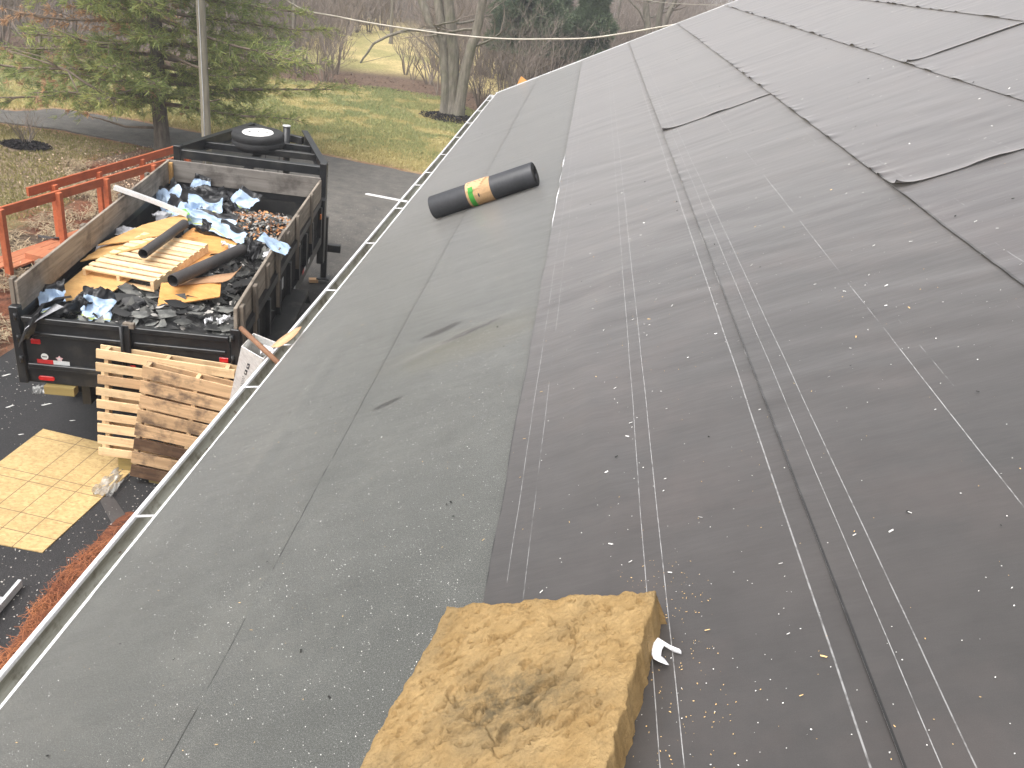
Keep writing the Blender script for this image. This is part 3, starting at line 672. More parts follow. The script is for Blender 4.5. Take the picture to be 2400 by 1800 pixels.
def band(x0f, x1f, a0, a1, rr, name, m, k=28, par=None, th=0):
    mb = MB(); vs = []
    for i in range(k + 1):
        a = a0 + (a1 - a0) * i / k
        for x in (x0f(i / k), x1f(i / k)): vs.append((x, -rr * math.cos(a), rr * math.sin(a)))
    mb.add(vs, [(2 * i, 2 * i + 1, 2 * i + 3, 2 * i + 2) for i in range(k)], True); return mb.build(name, m, par)
x0, x1 = .345, .560
lab = band(lambda f: x0, lambda f: x1, 0, 2 * math.pi, .0992, 'paper_label', M['kraft'], par=e)
# local z is up the roof normal side, local y points down-roof/back; torn flap on the top
band(lambda f: x0 + .004, lambda f: x1 - .01 - .08 * f + .012 * math.sin(f * 40), math.radians(95), math.radians(28), .1035, 'torn_flap', M['card_light'], par=lab)
band(lambda f: x0 + .020, lambda f: x0 + .062, math.radians(-120), math.radians(28), .1004, 'green_stripe', M['green'], par=lab)
band(lambda f: x0 + .025, lambda f: x0 + .07, math.radians(20), math.radians(44), .1045, 'green_mark', M['green'], par=lab)
for i, (xa, aa) in enumerate(((.02, 74), (.035, 68), (.02, 60), (.045, 78), (.08, 72), (.095, 66), (.12, 72), (.135, 64))):
    band(lambda f: x0 + xa, lambda f: x0 + xa + .010, math.radians(aa), math.radians(aa + 5), .1042, 'red_print_mark', M['redprint'], k=3, par=lab)
band(lambda f: x0 + .10, lambda f: x0 + .112, math.radians(-12), math.radians(5), .1004, 'ink_bar', M['inkprint'], k=4, par=lab)

# insulation slab -------------------------------------------------------------
im, t, b = new_mat('yellow_insulation'); v = objvec(t)
n1 = noise(t, 9, 6, v, .65); n2 = noise(t, 60, 4, v, .7); n3 = noise(t, 5.2, 4, v, .65)
c_ = mixc(t, ramp(t, n1, [(.3, 0.), (.65, 1.)]), (.335, .215, .090), (.455, .312, .148))
c_ = mixc(t, mth(t, 'MULTIPLY', ramp(t, n3, [(.46, 0.), (.66, 1.)]), .5), c_, (.24, .18, .10))
sx3 = node(t, 'ShaderNodeSeparateXYZ', {0: v}); dd3 = mth(t, 'SQRT', mth(t, 'ADD', mth(t, 'POWER', mth(t, 'DIVIDE', mth(t, 'SUBTRACT', sx3.outputs[0], .02), .17), 2.), mth(t, 'POWER', mth(t, 'DIVIDE', mth(t, 'SUBTRACT', sx3.outputs[1], .27), .14), 2.)))
sm3 = mth(t, 'MULTIPLY', mth(t, 'SUBTRACT', 1.0, dd3, clamp=True), ramp(t, noise(t, 26, 5, v, .7), [(.42, 0.), (.6, 1.)]))
c_ = mixc(t, mth(t, 'MULTIPLY', sm3, .9, clamp=True), c_, (.085, .075, .052))
c_ = mixc(t, 1.0, c_, ramp(t, n2, [(.3, .86), (.7, 1.12)]), 'MULTIPLY')
t.links.new(c_, b.inputs['Base Color']); b.inputs['Roughness'].default_value = .9; b.inputs['Specular IOR Level'].default_value = .15
bn = node(t, 'ShaderNodeBump', {'Strength': 1.0, 'Distance': .008, 'Height': mth(t, 'ADD', noise(t, 150, 4, v, .75), mth(t, 'MULTIPLY', n1, .8))}); t.links.new(bn.outputs[0], b.inputs['Normal'])
TL_, TR_ = np.array([1.635, 1.624]), np.array([2.160, 1.513]); dl = np.array([-.262, -.965]); Lh = 1.15; HT = .10
nu, nv = 300, 460
uu, vv = np.meshgrid(np.linspace(0, 1, nu), np.linspace(0, 1, nv), indexing='ij')
wu, wv = uu * .54, vv * Lh                                          # metres on the slab
ej = .007 * (fbm(wv * 40, wv * 0 + uu.round() * 9, 40, 4) - .5) * 2; et = .012 * (fbm(wu * 40, wu * 0, 44, 4) - .5) * 2
SP = TL_[0] + (TR_[0] - TL_[0]) * uu + dl[0] * wv; YP = TL_[1] + (TR_[1] - TL_[1]) * uu + dl[1] * wv
SP = SP + .013 * uu ** 3; SP = SP + ej * (np.abs(uu - .5) * 2) ** 6; YP = YP + et * (1 - vv) ** 14 
H = HT + .004 * (fbm(wu * 5, wv * 5, 50, 3) - .5) + .004 * (fbm(wu * 30, wv * 30, 52, 4) - .5)
edm = sst(.0, .03, np.minimum(np.minimum(uu, 1 - uu) * .54, vv * Lh)); wa = wu + .02 * (fbm(wu * 22, wv * 22, 58, 3) - .5); wb = wv + .02 * (fbm(wu * 22 + 7, wv * 22, 59, 3) - .5)
pit = fbm(wa * 24 + 9 * wb, wb * 22, 60, 3); H -= .013 * sst(.66, .73, pit) * edm * (.4 + 1.2 * np.exp(-(((wu - .28) / .2) ** 2 + ((wv - .3) / .2) ** 2))); H += .0042 * (fbm(wu * 150, wv * 150, 61, 3) - .5) + .0075 * (fbm(wa * 60 + wb * 20, wb * 55, 62, 4) - .5) + .009 * (fbm(wa * 16, wb * 16, 63, 4) - .5) * edm
pit2 = fbm(wa * 60 + 20 * wb, wb * 60, 66, 3); H -= edm * .010 * sst(.66, .74, pit2)
cr = np.abs(fbm(wu * 6 + 3, wv * 6, 70, 5) - .5); zone = np.exp(-(((wu - .28) / .16) ** 2 + ((wv - .27) / .17) ** 2)); H -= .014 * sst(.010, .0, cr) * sst(.25, .6, zone + .25 * fbm(wu * 9, wv * 9, 71))
for (a, b2, ra, rb, dp, an) in ((.185, .20, .050, .012, .022, .9), (.35, .28, .055, .018, .034, .8), (.24, .33, .045, .030, .020, .2), (.22, .385, .06, .014, .026, .5), (.10, .19, .035, .008, .018, .7), (.38, .12, .012, .010, .012, 0), (.14, .275, .012, .02, .02, 0), (.29, .42, .015, .008, .02, 0), (.41, .17, .022, .007, .012, 1.)):
    ca, sa = math.cos(an), math.sin(an); p = ((wu - a) * ca - (wv - b2) * sa) / ra; q = ((wu - a) * sa + (wv - b2) * ca) / rb
    rr = np.sqrt(p * p + q * q) + .5 * (fbm(wu * 30, wv * 30, 80, 3) - .5); H -= dp * sst(1.15, .75, rr) * (.6 + .4 * sst(-1, 1, q))
H += .010 * zone * (fbm(wu * 10, wv * 10, 77, 3) - .4) * edm
rim = np.minimum(np.minimum(uu, 1 - uu) * .54, vv * Lh); H -= .008 * np.exp(-rim / .006) 
Pm = np.array([XE, 0, ZE]) + SP[..., None] * US + (H + .012)[..., None] * NR; Pm[..., 1] += YP
V = Pm.reshape(-1, 3); Fc = grid_faces(nu, nv)[:, ::-1]
def skirt(V, Fc, idx, levels, seed, inw=0.0):
    prev = idx; n = len(idx); cen0 = V[idx].mean(0)
    top = V[idx]; hs_ = H.reshape(-1)[idx] + .012
    for li, f in enumerate(levels):
        k = np.arange(n); P2 = top - NR * (hs_ * f)[:, None] - US * (inw * f)
        out = (.004 * (fbm(k * .11, k * 0 + li * 1.7, seed, 3) - .5) + .006 * (fbm(k * .23 + li * 3.1, k * .05 + li * .9, seed + 1, 3) - .5))[:, None]; P2 = P2 + out * np.array([.6, .6, 0])
        b0 = len(V); V = np.concatenate([V, P2]); cur = b0 + k
        Fc = np.concatenate([Fc, np.stack([prev[:-1], prev[1:], cur[1:], cur[:-1]], 1)]); prev = cur
    return V, Fc
lv = [.05, .12, .2, .28, .36, .44, .52, .6, .68, .76, .84, .92, 1.0]
V, Fc = skirt(V, Fc, np.arange(nv) + (nu - 1) * nv, lv, 90, .017)
V, Fc = skirt(V, Fc, np.arange(nv)[::-1], lv, 91); V, Fc = skirt(V, Fc, (np.arange(nu) * nv), lv, 92); V, Fc = skirt(V, Fc, (np.arange(nu) * nv + nv - 1)[::-1], lv, 93)
Vc = np.array(rp(1.75, 1.0, 0)); sl = np_mesh('insulation_slab', V - Vc, Fc, im, smooth=True); sl.location = Vc
tag(sl, 'crumbling tan foam insulation slab lying in the foreground on the roof', 'insulation')
# white torn paper beside it
outer = [(2.146, 1.362), (2.132, 1.368), (2.120, 1.384), (2.113, 1.404), (2.114, 1.420), (2.122, 1.432), (2.134, 1.440), (2.144, 1.430), (2.158, 1.418), (2.177, 1.402)]
inner = [(2.150, 1.372), (2.142, 1.384), (2.137, 1.395), (2.133, 1.406), (2.133, 1.414), (2.137, 1.420), (2.142, 1.423), (2.148, 1.420), (2.160, 1.412), (2.178, 1.400)]
mb = MB(); vs = []
for i, (a, b_) in enumerate(zip(outer, inner)):
    for q, f in enumerate((0, .5, 1)):
        sx0 = a[0] + (b_[0] - a[0]) * f + .018 + random.uniform(-.0015, .0015); sy0 = a[1] + (b_[1] - a[1]) * f + random.uniform(-.0015, .0015)
        vs.append(rp(sx0, sy0, .030 - .012 * f + .006 * math.sin(i * 1.3)))
mb.add(vs, [(3 * i + j, 3 * i + j + 1, 3 * i + j + 4, 3 * i + j + 3) for i in range(len(outer) - 1) for j in (0, 1)], True)
o = mb.build('torn_paper', M['paper_white']); o.modifiers.new('s', 'SOLIDIFY').thickness = .0015; tag(o, 'white torn curl of paper beside the right edge of the insulation slab', 'paper')
# plywood offcut poking up past the rake
mb = MB(); mb.prism([Vector(rp(.40, 16.30, .01)), Vector(rp(.60, 16.30, .01)), Vector(rp(.52, 16.31, .12))], (0, .015, 0)); mb.build('plywood_offcut', M['ply_orange'], label='orange plywood corner poking up past the far rake edge of the roof', cat='plywood')

# ---------------------------------------------------------------- trailer
TO = Vector((-2.36, 6.98, 0.012)); TR8 = math.radians(8.0)
tr = empty('dump_trailer', TO, (0, 0, TR8), 'black gooseneck dump trailer with grey wooden side boards, full of roofing waste', 'trailer')
BS = M['black_steel']; LX0, LX1 = -1.0, -1.13; RX = 1.03; YL = 4.88
def lx(y): return LX0 + (LX1 - LX0) * y / YL
mb = MB()
for x in (-.5, .5): mb.box((x, 2.9, .70), (.08, 5.6, .20))
for y in (.3, 1.2, 2.1, 3.0, 3.9, 4.8): mb.box((0, y, .70), (.92, .07, .12))
mb.build('chassis', BS, tr)
MB().box((0, YL / 2, .985), (1.98, YL, .03)).build('floor', M['black_inner'], tr)
def wall(p0, p1, z0, z1, th, name, m, par=tr, bev=0):
    return MB().bar((p0[0], p0[1], (z0 + z1) / 2), (p1[0], p1[1], (z0 + z1) / 2), th, z1 - z0).build(name, m, par, bevel=bev)
wall((RX - .02, 0), (RX - .02, YL), 1.0, 1.575, .012, 'side_panel', M['black_inner'])
wall((LX0, 0), (LX1, YL), 1.0, 1.575, .012, 'side_panel', M['black_inner'])
wall((LX1, YL), (RX, YL), 1.0, 1.575, .014, 'front_panel', M['black_inner'])
wall((RX, -.02), (RX, YL), 1.50, 1.59, .06, 'top_rail', BS); wall((LX0 - .02, 0), (LX1 - .02, YL), 1.50, 1.59, .06, 'top_rail', BS); wall((LX1, YL + .02), (RX, YL + .02), 1.50, 1.59, .06, 'top_rail', BS)
wall((RX + .01, 0), (RX + .01, YL), .90, 1.04, .07, 'bottom_rail', BS); wall((LX0 - .02, 0), (LX1 - .02, YL), .90, 1.04, .07, 'bottom_rail', BS)
sy_ = (.06, .60, 1.17, 1.75, 2.36, 2.97, 3.5, 4.0, 4.75)
for y in sy_:
    MB().box((RX + .03, y, 1.27), (.055, .07, .46)).build('side_rib', BS, tr, bevel=.004)
    MB().box((lx(y) - .04, y, 1.27), (.055, .07, .46)).build('side_rib', BS, tr, bevel=.004)
# wooden extension boards
def plank(p0, p1, z0, z1, name, m, th=.032, kids=0):
    o = MB().bar((p0[0], p0[1], (z0 + z1) / 2), (p1[0], p1[1], (z0 + z1) / 2), th, z1 - z0).build(name, m, tr, bevel=.004); return o
plank((RX - .02, -.05), (RX - .035, 2.42), 1.592, 1.885, 'side_board', M['grey_board']); plank((RX - .03, 2.43), (RX + .01, YL - .03), 1.592, 1.88, 'side_board', M['grey_board'])
plank((LX0 + .01, .02), (lx(YL) + .01, YL - .02), 1.592, 1.895, 'side_board', M['grey_board'])
plank((LX1 - .02, YL), (RX + .01, YL - .005), 1.592, 1.90, 'front_board', M['grey_board_x'])
MB().box((LX1 + .045, YL - .05, 1.72), (.07, .05, .30)).build('corner_block', M['ply'], tr)
for y in (.05, .60, 1.75, 2.97, 4.0):
    zz = 1.20 if y != 1.75 else 1.17
    MB().bar((RX + .028, y, zz), (RX + .022, y, 1.885 + random.uniform(-.01, .015)), .040, .088, up=(0, 1, 0)).build('stake', M['grey_stake'], tr, bevel=.004)
    MB().bar((lx(y) - .028, y, zz), (lx(y) - .022, y, 1.90 + random.uniform(-.01, .02)), .040, .088, up=(0, 1, 0)).build('stake', M['grey_stake'], tr, bevel=.004)
for y in (1.28, 2.42): MB().box((RX + .0, y, 1.72), (.035, .12, .26)).build('splice_block', M['grey_stake'], tr)
# tailgate: two barn doors and centre latch
for sgn in (-1, 1):
    d = MB(); x0, x1 = (-.945, -.03) if sgn < 0 else (.03, .945); xc, ww = (x0 + x1) / 2, x1 - x0
    d.box((xc, -.02, 1.30), (ww, .02, .50)); dr = d.build('tailgate_door', BS, tr)
    MB().box((xc, -.035, 1.553), (ww, .055, .05)).build('top_tube', BS, dr, bevel=.006)
    MB().box((xc, -.035, 1.065), (ww, .05, .05)).build('bottom_tube', BS, dr, bevel=.006)
    MB().box((xc, -.040, 1.405), (ww - .06, .030, .035)).build('mid_rib', BS, dr, bevel=.006)
MB().box((0, -.05, 1.33), (.075, .075, .56)).build('latch_post', BS, tr, bevel=.006)
MB().tube([(-.03, -.105, 1.05), (-.03, -.105, 1.60)], .016, 8).build('latch_rod', BS, tr)
MB().box((.03, -.06, 1.60), (.10, .05, .05)).build('latch_catch', M['grey_stake'], tr)
for sgn in (-1, 1):
    MB().box((sgn * 1.005, -.02, 1.27), (.085, .09, .80)).build('corner_post', BS, tr, bevel=.008)
    for z in (1.14, 1.36, 1.58): MB().tube([(sgn * .985, -.075, z - .035), (sgn * .985, -.075, z + .035)], .018, 8).build('hinge', BS, tr)
MB().box((0, .03, .945), (1.96, .10, .16)).build('rear_bumper', BS, tr, bevel=.008)
MB().box((0, -.03, 1.035), (1.90, .05, .02)).build('bumper_lip', BS, tr)
def pill(name, x, z, w_, h_, y, m, par=tr):
    mb = MB(); n = 10; r = h_ / 2; pts = []
    for i in range(n + 1): a = -math.pi / 2 + math.pi * i / n; pts.append((x + w_ / 2 - r + r * math.cos(a), y, z + r * math.sin(a)))
    for i in range(n + 1): a = math.pi / 2 + math.pi * i / n; pts.append((x - w_ / 2 + r + r * math.cos(a), y, z + r * math.sin(a)))
    mb.prism(pts, (0, .014, 0)); return mb.build(name, m, par, bevel=.002)
pill('tail_light', -.80, .925, .15, .045, -.034, M['red_lens']); pill('tail_light', .80, .925, .15, .045, -.034, M['red_lens'])
MB().box((-.852, -.038, 1.322), (.085, .016, .05)).build('marker_light', M['red_lens'], tr, bevel=.004)
MB().box((.892, -.038, 1.322), (.085, .016, .05)).build('marker_light', M['red_lens'], tr, bevel=.004)
MB().box((.06, -.12, 1.19), (.05, .016, .035)).build('marker_light', M['red_lens'], tr, bevel=.004)
def disc(x, z, r, y, name, m, n=20, par=tr): return MB().prism([(x + r * math.cos(2 * math.pi * i / n), y, z + r * math.sin(2 * math.pi * i / n)) for i in range(n)], (0, .002, 0)).build(name, m, par)
st = disc(-.79, 1.165, .034, -.0335, 'round_sticker', M['white_paint'])
for z, h_, w_ in ((.0, .012, .044), (.0, .0, .0)):
    if w_:
        for k in range(4): MB().box((-.79 - .016 + k * .011, -.0365, 1.165), (.007, .001, .012)).build('sticker_print', M['inkprint'], st)
star = [(-.655 + (.036 if i % 2 == 0 else .020) * math.sin(math.pi * i / 5), -.0335, 1.153 + (.036 if i % 2 == 0 else .020) * math.cos(math.pi * i / 5)) for i in range(10)]
sb = MB().prism(star, (0, .002, 0)).build('star_sticker', M['pink'], tr)
st2 = [(-.655 + (.018 if i % 2 == 0 else .010) * math.sin(math.pi * i / 5), -.0355, 1.153 + (.018 if i % 2 == 0 else .010) * math.cos(math.pi * i / 5)) for i in range(10)]
MB().prism(st2, (0, .001, 0)).build('star_print', M['white_tape'], sb)
MB().box((-.79, -.0335, 1.108), (.15, .002, .05)).build('reflective_tape', M['red_tape'], tr, label='red end of reflective tape'); MB().box((-.64, -.0335, 1.108), (.15, .002, .05)).build('reflective_tape', M['white_tape'], tr, label='white end of reflective tape')
for y, mm in ((.30, 'red_tape'), (.42, 'white_tape'), (.90, 'white_tape'), (1.45, 'red_tape'), (1.57, 'white_tape'), (2.15, 'red_tape'), (2.27, 'white_tape'), (2.66, 'white_tape'), (3.3, 'red_tape'), (3.42, 'white_tape'), (3.75, 'white_tape')):
    MB().box((RX + .048, y, 1.0 + .03 * (y > 2)), (.003, .11, .055)).build('side_tape', M[mm], tr)
for y, z, a, b2, mm in ((1.38, 1.36, .09, .12, 'white_tape'), (2.2, 1.28, .08, .14, 'white_tape'), (2.58, 1.30, .10, .16, 'white_paint'), (3.30, 1.33, .12, .17, 'white_paint')):
    MB().box((RX + -.012, y, z), (.003, a, b2)).build('side_sticker', M[mm], tr)
MB().box((RX + .065, 4.62, 1.40), (.02, .05, .07)).build('side_marker', M['orange_lens'], tr)
# fender and wheels
for sgn in (1, -1):
    f = MB(); X0, X1 = 1.045, 1.275
    pr_ = [(.72, .78), (.92, 1.07), (2.52, 1.09), (2.80, .80)]
    for i in range(3):
        (ya, za), (yb, zb) = pr_[i], pr_[i + 1]
        f.add([(sgn * X0, ya, za), (sgn * X1, ya, za), (sgn * X1, yb, zb), (sgn * X0, yb, zb), (sgn * X0, ya, za - .008), (sgn * X1, ya, za - .008), (sgn * X1, yb, zb - .008), (sgn * X0, yb, zb - .008)],
              [(0, 1, 2, 3), (7, 6, 5, 4), (1, 5, 6, 2), (0, 3, 7, 4), (0, 4, 5, 1), (3, 2, 6, 7)])
        f.add([(sgn * X1, ya, za), (sgn * X1, ya, za - .06), (sgn * X1, yb, zb - .06), (sgn * X1, yb, zb)], [(0, 1, 2, 3)])
    f.build('fender', M['black_inner'], tr)
    for y in (1.42, 2.24):
        wv_ = empty('wheel', (sgn * 1.15, y, .385)); wv_.parent = tr
        def tyre(r, wd, rimr, par, axis='x'):
            n = 40; pf_ = [(rimr, -wd * .42), (r * .88, -wd * .5), (r * .97, -wd * .44), (r, -wd * .30), (r * .992, -.012), (r * .98, -.006), (r * .98, .006), (r * .992, .012), (r, wd * .30), (r * .97, wd * .44), (r * .88, wd * .5), (rimr, wd * .42)]
            vs = []
            for j in range(n):
                a = 2 * math.pi * j / n
                for rr, o_ in pf_:
                    q = (rr * math.cos(a), rr * math.sin(a)); vs.append((o_, q[0], q[1]) if axis == 'x' else (q[0], q[1], o_))
            k = len(pf_); mb = MB(); mb.add(vs, [(j * k + i, j * k + i + 1, ((j + 1) % n) * k + i + 1, ((j + 1) % n) * k + i) for j in range(n) for i in range(k - 1)], True)
            return mb.build('tyre', M['tyre'], par)
        tyre(.375, .22, .20, wv_)
        mb = MB(); mb.tube([(-sgn * .07, 0, 0), (sgn * .03, 0, 0)], .20, 24); mb.tube([(sgn * .03, 0, 0), (sgn * .09, 0, 0)], .06, 16); mb.build('rim', M['white_paint'], wv_)
MB().tube([(-1.15, 1.42, .385), (1.15, 1.42, .385)], .04, 8).build('axle', BS, tr); MB().tube([(-1.15, 2.24, .385), (1.15, 2.24, .385)], .04, 8).build('axle', BS, tr)
# gooseneck
GZ = 1.93
for x in (-1.10, 1.02):
    MB().box((x, 5.28, 1.33), (.10, .16, 1.40)).build('gooseneck_upright', BS, tr, bevel=.008)
MB().bar((-1.15, 5.28, GZ - .02), (1.07, 5.28, GZ - .02), .12, .13).build('gooseneck_crossbar', BS, tr, bevel=.008)
def ibeam(p0, p1, name):
    mb = MB(); p0, p1 = Vector(p0), Vector(p1); up = Vector((0, 0, 1))
    mb.bar(p0 + up * .085, p1 + up * .085, .10, .014); mb.bar(p0 - up * .085, p1 - up * .085, .10, .014); mb.bar(p0, p1, .012, .158); return mb.build(name, BS, tr)
ibeam((-1.12, 5.30, GZ - .02), (-.52, 7.55, GZ - .02), 'gooseneck_arm'); ibeam((1.03, 5.30, GZ - .02), (.36, 7.45, GZ - .02), 'gooseneck_arm')
MB().bar((-.54, 7.55, GZ - .02), (-.16, 7.30, GZ - .03), .10, .17).build('nose_beam', BS, tr, bevel=.006); MB().bar((-.16, 7.30, GZ - .03), (.38, 7.20, GZ - .05), .10, .12).build('nose_beam', BS, tr, bevel=.006)
MB().bar((-.92, 6.05, GZ - .04), (.80, 6.12, GZ - .04), .08, .10).build('gooseneck_brace', BS, tr, bevel=.006)
MB().bar((-.15, 6.62, GZ - .04), (.62, 6.62, GZ - .04), .08, .10).build('gooseneck_brace', BS, tr, bevel=.006)
MB().bar((-.30, 5.6, 1.50), (-.18, 6.6, 1.80), .14, .02).build('spare_carrier', BS, tr)
MB().tube([(.12, 7.12, 1.05), (.12, 7.12, 2.10)], .058, 18).build('coupler_tube', BS, tr)
MB().tube([(.12, 7.12, 2.10), (.12, 7.12, 2.118)], .066, 18).build('coupler_cap', M['alu'], tr)
for x in (-.10, .12): MB().tube([(x, 6.6, 1.88), (x + .01, 6.42, 1.62), (x + .03, 6.2, 1.45), (x + .02, 5.7, 1.40)], .007, 5).build('safety_chain', BS, tr)
for x in (-1.1, 1.02):
    MB().box((x + .01, 5.55, .62), (.09, .09, 1.0)).build('landing_leg', BS, tr); MB().box((x + .01, 5.55, .10), (.2, .2, .02)).build('landing_foot', BS, tr)
MB().box((1.05, 5.02, 1.05), (.10, .16, 1.0)).build('front_post', BS, tr, bevel=.008)
MB().box((1.17, 5.60, .60), (.22, .10, .12)).build('jack_handle_box', BS, tr, bevel=.006)
MB().box((0, 5.1, .70), (1.9, .5, .10)).build('front_crossmember', BS, tr)
# spare wheel strapped on top of the gooseneck: a thing of its own
def Tl(p): v = Vector((p[0], p[1], 0)); v.rotate(Euler((0, 0, TR8))); return Vector((v.x + TO.x, v.y + TO.y, p[2]))
sp_ = empty('spare_wheel', Tl((-.17, 6.30, 2.035)), (math.radians(2), math.radians(-2), .3), 'spare tyre with white rim lying flat on the gooseneck', 'wheel')
tyre(.405, .23, .235, sp_, 'z')
mb = MB(); n = 32; pf_ = [(.242, .100), (.236, .112), (.226, .104), (.215, .075), (.12, .060), (.06, .070), (.055, .05)]; vs = []
for j in range(n):
    a = 2 * math.pi * j / n; vs += [(rr * math.cos(a), rr * math.sin(a), z) for rr, z in pf_]
k = len(pf_); mb.add(vs, [(j * k + i, ((j + 1) % n) * k + i, ((j + 1) % n) * k + i + 1, j * k + i + 1) for j in range(n) for i in range(k - 1)], True)
rim_ = mb.build('rim', M['white_paint'], sp_)
for j in range(8): a = 2 * math.pi * j / 8; MB().tube([(.19 * math.cos(a), .19 * math.sin(a), .04), (.19 * math.cos(a), .19 * math.sin(a), .076)], .018, 8).build('bolt_hole', M['chip_dark'], rim_)

# wood block under the rear frame
MB().box((0, 0, .75), (.28, .10, .085)).build('frame_block', M['block'], tr).location = (-.68, -.02, .065)

# ---------------------------------------------------------------- load in the trailer
LR = np.random.default_rng(5)
lu = np.linspace(-1, 1, 120); lv_ = np.linspace(0.0, YL - .02, 260); LU, LV = np.meshgrid(lu, lv_, indexing='ij')
def heap_h(x, y):
    h = 1.36 + .11 * np.exp(-((x / .75) ** 2)) * sst(4.6, 3.0, y) + .05 * sst(1.2, .2, y) + .10 * (fbm(x * 3.5, y * 3.5, 100) - .5) + .07 * (fbm(x * 11, y * 11, 104) - .5)
    h = h - .16 * sst(.15, .0, np.minimum(1 + x, 1 - x)) + .10 * np.exp(-(((x - .45) / .45) ** 2 + ((y - 3.7) / .6) ** 2)) - .12 * sst(4.2, 4.8, y)
    return h
LXs = np.where(LU < 0, LU * (-(LX0 + (LX1 - LX0) * LV / YL) - .012), LU * (RX - .035))
HH = heap_h(LXs, LV); 
def tw(P):
    P = np.asarray(P, float); c8, s8 = math.cos(TR8), math.sin(TR8)
    return np.stack([P[..., 0] * c8 - P[..., 1] * s8 + TO.x, P[..., 0] * s8 + P[..., 1] * c8 + TO.y, P[..., 2]], -1)
tag(np_mesh('roofing_waste_heap', tw(np.stack([LXs, LV, HH], -1)).reshape(-1, 3), grid_faces(120, 260), M['felt_scrap'], smooth=False), 'dark heap of torn shingles and felt filling the trailer', 'debris', kind='stuff')
# torn pieces over the heap
def shards(n, xr, yr, smin, smax, m, name, label, seed, lift=.03, tilt=.35, up=0.0):
    r = np.random.default_rng(seed); x = r.uniform(*xr, n); y = r.uniform(*yr, n); z = heap_h(x, y) + r.uniform(.0, lift, n) + up
    N_ = n; nr = np.array([0, 0, 1.]) + r.normal(0, tilt, (N_, 3)); nr /= np.linalg.norm(nr, axis=1)[:, None]
    a = r.normal(0, 1, (N_, 3)); a -= nr * (a * nr).sum(1)[:, None]; a /= np.linalg.norm(a, axis=1)[:, None]; b_ = np.cross(nr, a)
    V, F_ = [], []; c0 = np.stack([x, y, z], 1); L = r.uniform(smin, smax, N_)
    for k in range(6):
        an = k / 6 * 2 * math.pi + r.uniform(-.3, .3, N_); rr = L * r.uniform(.45, 1.1, N_)
        V.append(c0 + a * (rr * np.cos(an))[:, None] + b_ * (rr * .6 * np.sin(an))[:, None] + nr * (r.uniform(-.06, .06, N_) * L)[:, None])
    V = np.stack(V, 1).reshape(-1, 3); F_ = (np.arange(N_)[:, None] * 6 + np.arange(6)[None])
    F4 = np.concatenate([F_[:, [0, 1, 2, 3]], F_[:, [0, 3, 4, 5]]])
    return tag(np_mesh(name, tw(V), F4, m), label, 'debris', kind='stuff')
shards(900, (-1.0, .98), (.05, 4.8), .04, .17, M['shingle_old'], 'shingle_rubble', 'broken grey shingle pieces spread over the trailer load', 1, tilt=.5)
shards(500, (-1.0, .98), (.05, 4.8), .04, .15, M['felt_scrap'], 'felt_rubble', 'torn black felt pieces spread over the trailer load', 2, tilt=.5)
shards(260, (-1.0, .98), (.05, 4.4), .015, .06, M['chip_grey'], 'grey_rubble', 'small grey shingle crumbs sprinkled over the trailer load', 12, tilt=.4, up=.02)
shards(520, (-.05, .92), (2.9, 4.2), .006, .045, M['chip_orange'], 'splintered_wood', 'orange brown wood splinters heaped at the front right of the trailer', 3, up=.07, tilt=.6)
shards(420, (.0, .92), (2.9, 4.2), .010, .05, M['chip_grey'], 'pale_rubble', 'pale grey chips mixed with the splinters at the front right of the trailer', 4, up=.075, tilt=.6)
shards(70, (.35, .85), (3.7, 4.1), .015, .05, M['paper_white'], 'white_rubble', 'white scraps on the rubble at the front right corner of the trailer', 6, up=.035, tilt=.6)
shards(120, (-.9, .9), (.1, 3.0), .01, .035, M['chip_grey'], 'small_rubble', 'small pale crumbs lying among the scraps at the trailer rear', 7, up=.01)

def slab(name, pts, th, m, label, cat, group=None, parent=None, warp=0.0, loc=True, rough_edge=0.0):
    """sheet material: polygon with its own thickness; pts in trailer coordinates with z"""
    P = [Vector(p) for p in pts]
    if rough_edge:
        Q = []
        for i, p in enumerate(P):
            q = P[(i + 1) % len(P)]; n = max(2, int((q - p).length / .05))
            for k in range(n): Q.append(p.lerp(q, k / n) + Vector((random.uniform(-1, 1), random.uniform(-1, 1), 0)) * rough_edge * (k > 0))
        P = Q
    if loc: P = [Tl(p) for p in P]
    cc_ = sum(P, Vector()) / len(P)
    nr = Vector((0, 0, 0))
    for i in range(len(P)): a, b_ = P[i] - cc_, P[(i + 1) % len(P)] - cc_; nr += a.cross(b_)
    if nr.z < 0: P.reverse(); nr = -nr
    nr.normalize(); n = len(P)
    P = [p - cc_ for p in P]
    P = [p - nr * (p.dot(nr)) * (1 - warp) for p in P]
    mb = MB(); top = [Vector((0, 0, 0))] + P; bot = [p - nr * th for p in top]
    fs = [(0, 1 + i, 1 + (i + 1) % n) for i in range(n)] + [(n + 1, n + 2 + (i + 1) % n, n + 2 + i) for i in range(n)] + [(1 + i, n + 2 + i, n + 2 + (i + 1) % n, 1 + (i + 1) % n) for i in range(n)]
    mb.add(top + bot, fs); o = mb.build(name, m, parent); o.location = cc_
    return tag(o, label, cat, group)
slab('plywood_sheet', [(-1.0, .531, 1.50), (-.527, .559, 1.50), (-.40, 1.13, 1.565), (-.36, 1.33, 1.58), (-.926, 1.36, 1.56)], .012, M['ply'], 'plain tan plywood sheet at the rear left of the trailer load', 'plywood', warp=.3)
